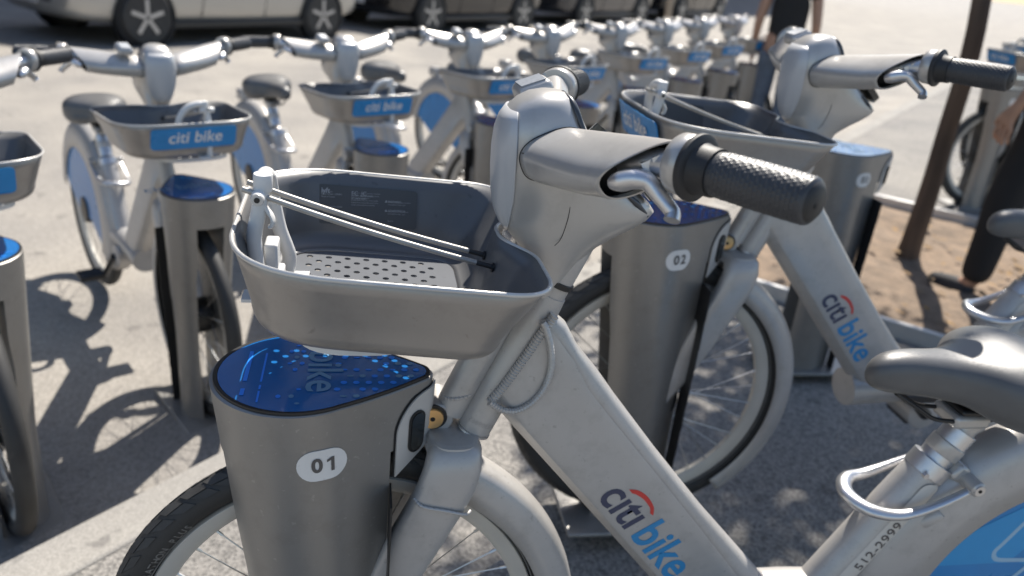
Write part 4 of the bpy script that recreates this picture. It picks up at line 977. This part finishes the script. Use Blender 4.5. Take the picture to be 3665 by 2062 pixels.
    box('mouth', (0, -0.108, 1.625), (0.045, 0.008, 0.008), mat('lips', (0.35, 0.13, 0.10), 0.5), P, bev=0.003)
    return P
pb = V(3570, 1090, 0.0); person((pb.x, pb.y, 0), R(200), 'person in black trousers and blue-grey top standing by the young tree', CLBLUE, CLBLACK, 0.5, 0.12)
pa = V(2715, 560, -0.25); person((pa.x, pa.y, gz(pa.x, pa.y)), R(150), 'person in black shirt standing behind the row of bikes', CLBLACK, CLBLUE, 0.35, 0.05)

# ------------------------------------------------------------------ parked cars
GLASS = mat('car_glass', (0.012, 0.014, 0.016), 0.05, 0, 0.05, 3, coat=0.5)
LAMPR = mat('tail_lamp', (0.30, 0.012, 0.010), 0.15, 0, 0.05, 10, coat=0.5)
LAMPW = mat('head_lamp', (0.55, 0.56, 0.57), 0.1, 0.2, 0.05, 10, coat=0.5)
ALLOY = mat('alloy', (0.45, 0.45, 0.46), 0.32, 0.8, 0.05, 10)
def car(base, rz, label, paint, name='parked_car', tall=0.0):
    K = empty(name, base, label, 'car', 'cars parked along the street'); K.rotation_euler = (0, 0, rz)
    A = lambda x, y, z: Vector((x, y, z))
    def sec(x, zb, zt, hw, sh=0.16, n=10):
        r = []
        for s in (1,):
            r = [A(x, -hw*0.86, zb), A(x, -hw*0.97, zb+0.08), A(x, -hw, zb+0.22), A(x, -hw, zb+(zt-zb)*0.55), A(x, -hw*0.985, zb+(zt-zb)*0.80), A(x, -hw*0.94, zt-0.03), A(x, -hw*0.86, zt)]
        return r + [A(x, -p.y, p.z) for p in reversed(r)]
    st = [(-2.30, 0.38, 0.66, 0.66), (-2.25, 0.30, 0.78, 0.78), (-2.10, 0.24, 0.86, 0.86), (-1.70, 0.22, 0.93, 0.90), (-1.0, 0.22, 0.97, 0.91), (-0.3, 0.21, 0.99, 0.915), (0.6, 0.21, 1.00, 0.915), (1.4, 0.22, 1.01, 0.905), (1.9, 0.24, 1.00, 0.88), (2.15, 0.30, 0.96, 0.82), (2.25, 0.40, 0.86, 0.74)]
    vs, fs = loft_vf([sec(*q) for q in st]); o = from_vf('body', vs, fs, paint, K, 50)
    md = o.modifiers.new('s', 'SUBSURF'); md.levels = 1; md.render_levels = 2
    H_ = 1.44+tall
    def gsec(x, z, hw): return [A(x, -hw, z), A(x, hw, z)]
    gh = [(-0.95, 0.96, 0.80, 0.96, 0.80), (-0.75, 0.95, 0.81, 1.12, 0.74), (-0.25, 0.95, 0.82, H_-0.04, 0.64), (0.3, 0.95, 0.82, H_, 0.63), (0.95, 0.95, 0.82, H_-0.02, 0.62), (1.45, 0.95, 0.80, H_-0.14, 0.60), (1.85, 0.95, 0.77, 1.10, 0.66), (2.0, 0.95, 0.74, 0.99, 0.72)]
    rings = [[A(x, -w0, z0), A(x, -(w0*0.5+w1*0.5)-0.02, (z0+z1)/2), A(x, -w1, z1), A(x, -w1*0.5, z1+0.03), A(x, w1*0.5, z1+0.03), A(x, w1, z1), A(x, (w0*0.5+w1*0.5)+0.02, (z0+z1)/2), A(x, w0, z0)] for x, z0, w0, z1, w1 in gh]
    vs, fs = loft_vf(rings); g = from_vf('cabin_glass', vs, fs, GLASS, K, 40)
    rr = [[A(x, -w1*1.02, z1-0.02), A(x, -w1*0.98, z1+0.012), A(x, -w1*0.5, z1+0.042), A(x, w1*0.5, z1+0.042), A(x, w1*0.98, z1+0.012), A(x, w1*1.02, z1-0.02)] for x, z0, w0, z1, w1 in gh[2:6]]
    vs, fs = loft_vf(rr, True, True); from_vf('roof', vs, fs, paint, K, 50)
    for s in (-1, 1):
        for x0, x1 in ((-0.98, -0.28), (0.32, 0.30), (1.42, 1.98)):
            q = {-0.98: ((-0.98, 0.80, 0.97), (-0.28, 0.66, H_-0.05)), 0.32: ((0.36, 0.83, 0.98), (0.34, 0.645, H_)), 1.42: ((2.02, 0.76, 0.99), (1.44, 0.62, H_-0.13))}[x0]
            tube('pillar', [A(q[0][0], s*q[0][1], q[0][2]), A((q[0][0]+q[1][0])/2, s*((q[0][1]+q[1][1])/2+0.02), (q[0][2]+q[1][2])/2), A(q[1][0], s*q[1][1], q[1][2])], 0.035, paint, K, 8, 4)
        for xd_ in (-0.62, 0.36, 1.22):
            tube('door_seam', [A(xd_, s*0.912, 0.98), A(xd_+0.01, s*0.918, 0.65), A(xd_-0.03, s*0.90, 0.32)], 0.006, GAP, K, 6, 4)
        for xh in (0.16, 1.06): box('door_handle', (xh, s*0.925, 0.86), (0.20, 0.03, 0.03), paint, K, bev=0.01)
        box('sill', (0.0, s*0.885, 0.235), (2.3, 0.07, 0.10), BLACKP, K, bev=0.02)
        box('mirror', (-0.66, s*0.99, 1.02), (0.12, 0.18, 0.12), paint, K, bev=0.035)
        lathe('head_lamp', [(0.02, 0.04), (0.10, 0.02), (0.12, -0.04)], (-2.16, s*0.62, 0.70), (-0.9, s*0.4, 0.1), LAMPW, K, 20)
        lathe('tail_lamp', [(0.02, 0.04), (0.10, 0.02), (0.12, -0.04)], (2.14, s*0.64, 0.80), (0.9, s*0.4, 0.05), LAMPR, K, 20)
        for xw in (-1.42, 1.36):
            W = empty('wheel', (xw, s*0.845, 0.325)); W.parent = K
            lathe('tyre', [(0.20, -0.10), (0.30, -0.105), (0.325, -0.08), (0.325, 0.08), (0.30, 0.105), (0.20, 0.10)], (0, 0, 0), (0, 1, 0), TYRE, W, 40)
            lathe('rim', [(0.03, 0.085*1), (0.19, 0.080), (0.215, 0.098), (0.215, 0.06), (0.05, 0.05)], (0, 0, 0), (0, s, 0), ALLOY, W, 36)
            vf = [box_vf((0.12*math.cos(a), s*0.092, 0.12*math.sin(a)), (0.19, 0.02, 0.045), (v3(math.cos(a), 0, math.sin(a)), v3(0, 1, 0), v3(-math.sin(a), 0, math.cos(a)))) for a in [2*PI*i/5+0.3 for i in range(5)]]
            from_vf('rim_spokes', *merge(*vf), ALLOY, W, 30)
            from_vf('wheel_arch', *loft_vf([[Vector((xw+r_*math.cos(2*PI*q/36), s*y_, 0.335+r_*math.sin(2*PI*q/36))) for q in range(36)] for r_, y_ in ((0.34, 0.80), (0.345, 0.932), (0.385, 0.930), (0.39, 0.80))], False, False), GAP, K, 40)
    box('number_plate', (-2.305, 0, 0.48), (0.02, 0.40, 0.14), PLATE, K, bev=0.004)
    box('bumper_grille', (-2.26, 0, 0.52), (0.07, 0.95, 0.16), BLACKP, K, bev=0.02)
    return K
crz = math.atan2(-RD.y, -RD.x)+PI
SILCAR = mat('champagne_paint', (0.46, 0.44, 0.40), 0.25, 0.4, 0.02, 3, coat=0.6)
BLKCAR = mat('black_paint', (0.010, 0.010, 0.012), 0.18, 0.1, 0.05, 3, coat=0.7)
GRYCAR = mat('graphite_paint', (0.045, 0.045, 0.05), 0.22, 0.4, 0.05, 3, coat=0.7)
w0 = V(530, 165, -0.25)
for i, (pm, lab, tl) in enumerate(((SILCAR, 'pale champagne car parked along the far side of the road', 0.0), (BLKCAR, 'glossy black car parked behind the champagne car', 0.12), (GRYCAR, 'dark graphite car parked between two black cars', 0.0), (BLKCAR, 'black car farthest along the parked line', 0.1))):
    c = w0+RD*(1.42+5.25*i)+ND*0.9
    car((c.x, c.y, -0.25), crz, lab, pm, tall=tl)
c = w0+RD*(1.42-5.25)+ND*0.9; car((c.x, c.y, -0.25), crz, 'dark graphite car parked in front of the champagne car', GRYCAR)
# pole in the road's far verge
pb_ = V(2362, 232, -0.25)
K = empty('sign_pole', (pb_.x, pb_.y, -0.25), 'slim tan pole standing beyond the bikes', 'pole')
lathe('pole', [(0.06, 0), (0.055, 0.3), (0.05, 3.4), (0.045, 3.42)], (0, 0, 0), (0, 0, 1), mat('tan_pole', (0.36, 0.28, 0.20), 0.7, 0, 0.2, 8), K, 20)
lathe('pole_foot', [(0.11, 0), (0.11, 0.05), (0.07, 0.08)], (0, 0, 0), (0, 0, 1), PANELGREY, K, 20)
box('pole_sign', (0.0, -0.06, 2.9), (0.46, 0.012, 0.62), mat('sign_white', (0.6, 0.6, 0.6), 0.4), K, bev=0.004)

# ------------------------------------------------------------------ buildings across the street
BRICK = mat('brown_brick', (0.20, 0.10, 0.07), 0.9, 0, 0.25, 3, 0.4, 60)
STONE = mat('pale_stone', (0.34, 0.31, 0.27), 0.85, 0, 0.15, 2, 0.3, 40)
def building(s0, s1, dist, h, wall, label, rows, cols):
    base = RD*((s0+s1)/2)+ND*dist; K = empty('street_building', (base.x, base.y, -0.25), label, 'building'); K.rotation_euler = (0, 0, math.atan2(RD.y, RD.x))
    L = s1-s0; dep = 9.0
    # wall built round real openings: piers and spandrels
    cw = L/cols; rh = (h-1.0)/rows; vf = []
    vf.append(box_vf((0, dep/2+0.35, h/2), (L, dep-0.7, h)))
    for c in range(cols+1): vf.append(box_vf((-L/2+cw*c, 0.15, h/2), (cw*0.45, 0.5, h)))
    from_vf('wall', *merge(*vf), wall, K, 30)
    for r in range(rows+1): box('spandrel', (0, 0.17, min(h-0.3, 0.45+rh*r)), (L-0.1, 0.42, 0.9 if r else 0.9), wall, K)
    box('cornice', (0, 0.0, h+0.1), (L+0.3, 0.9, 0.35), STONE, K, bev=0.05)
    for r in range(rows):
        for c in range(cols):
            w_ = box('window', (-L/2+cw*(c+0.5), 0.30, 0.9+rh*r+(rh-0.9)/2), (cw*0.56, 0.05, rh-0.88), GLASS, K)
            box('window_frame', (-L/2+cw*(c+0.5), 0.262, 0.9+rh*r+(rh-0.9)/2), (0.06, 0.03, rh-0.9), STONE, w_)
            box('sill', (-L/2+cw*(c+0.5), -0.12, 0.93+rh*r), (cw*0.6, 0.18, 0.10), STONE, w_)
    return K
building(-14, 6, 17, 11, BRICK, 'brown brick building across the street', 3, 7)
building(6.5, 24, 17, 26, STONE, 'tall pale stone building across the street', 7, 6)
building(24.5, 60, 17, 32, BRICK, 'tall brick building farther up the street, past the stone one', 8, 10)
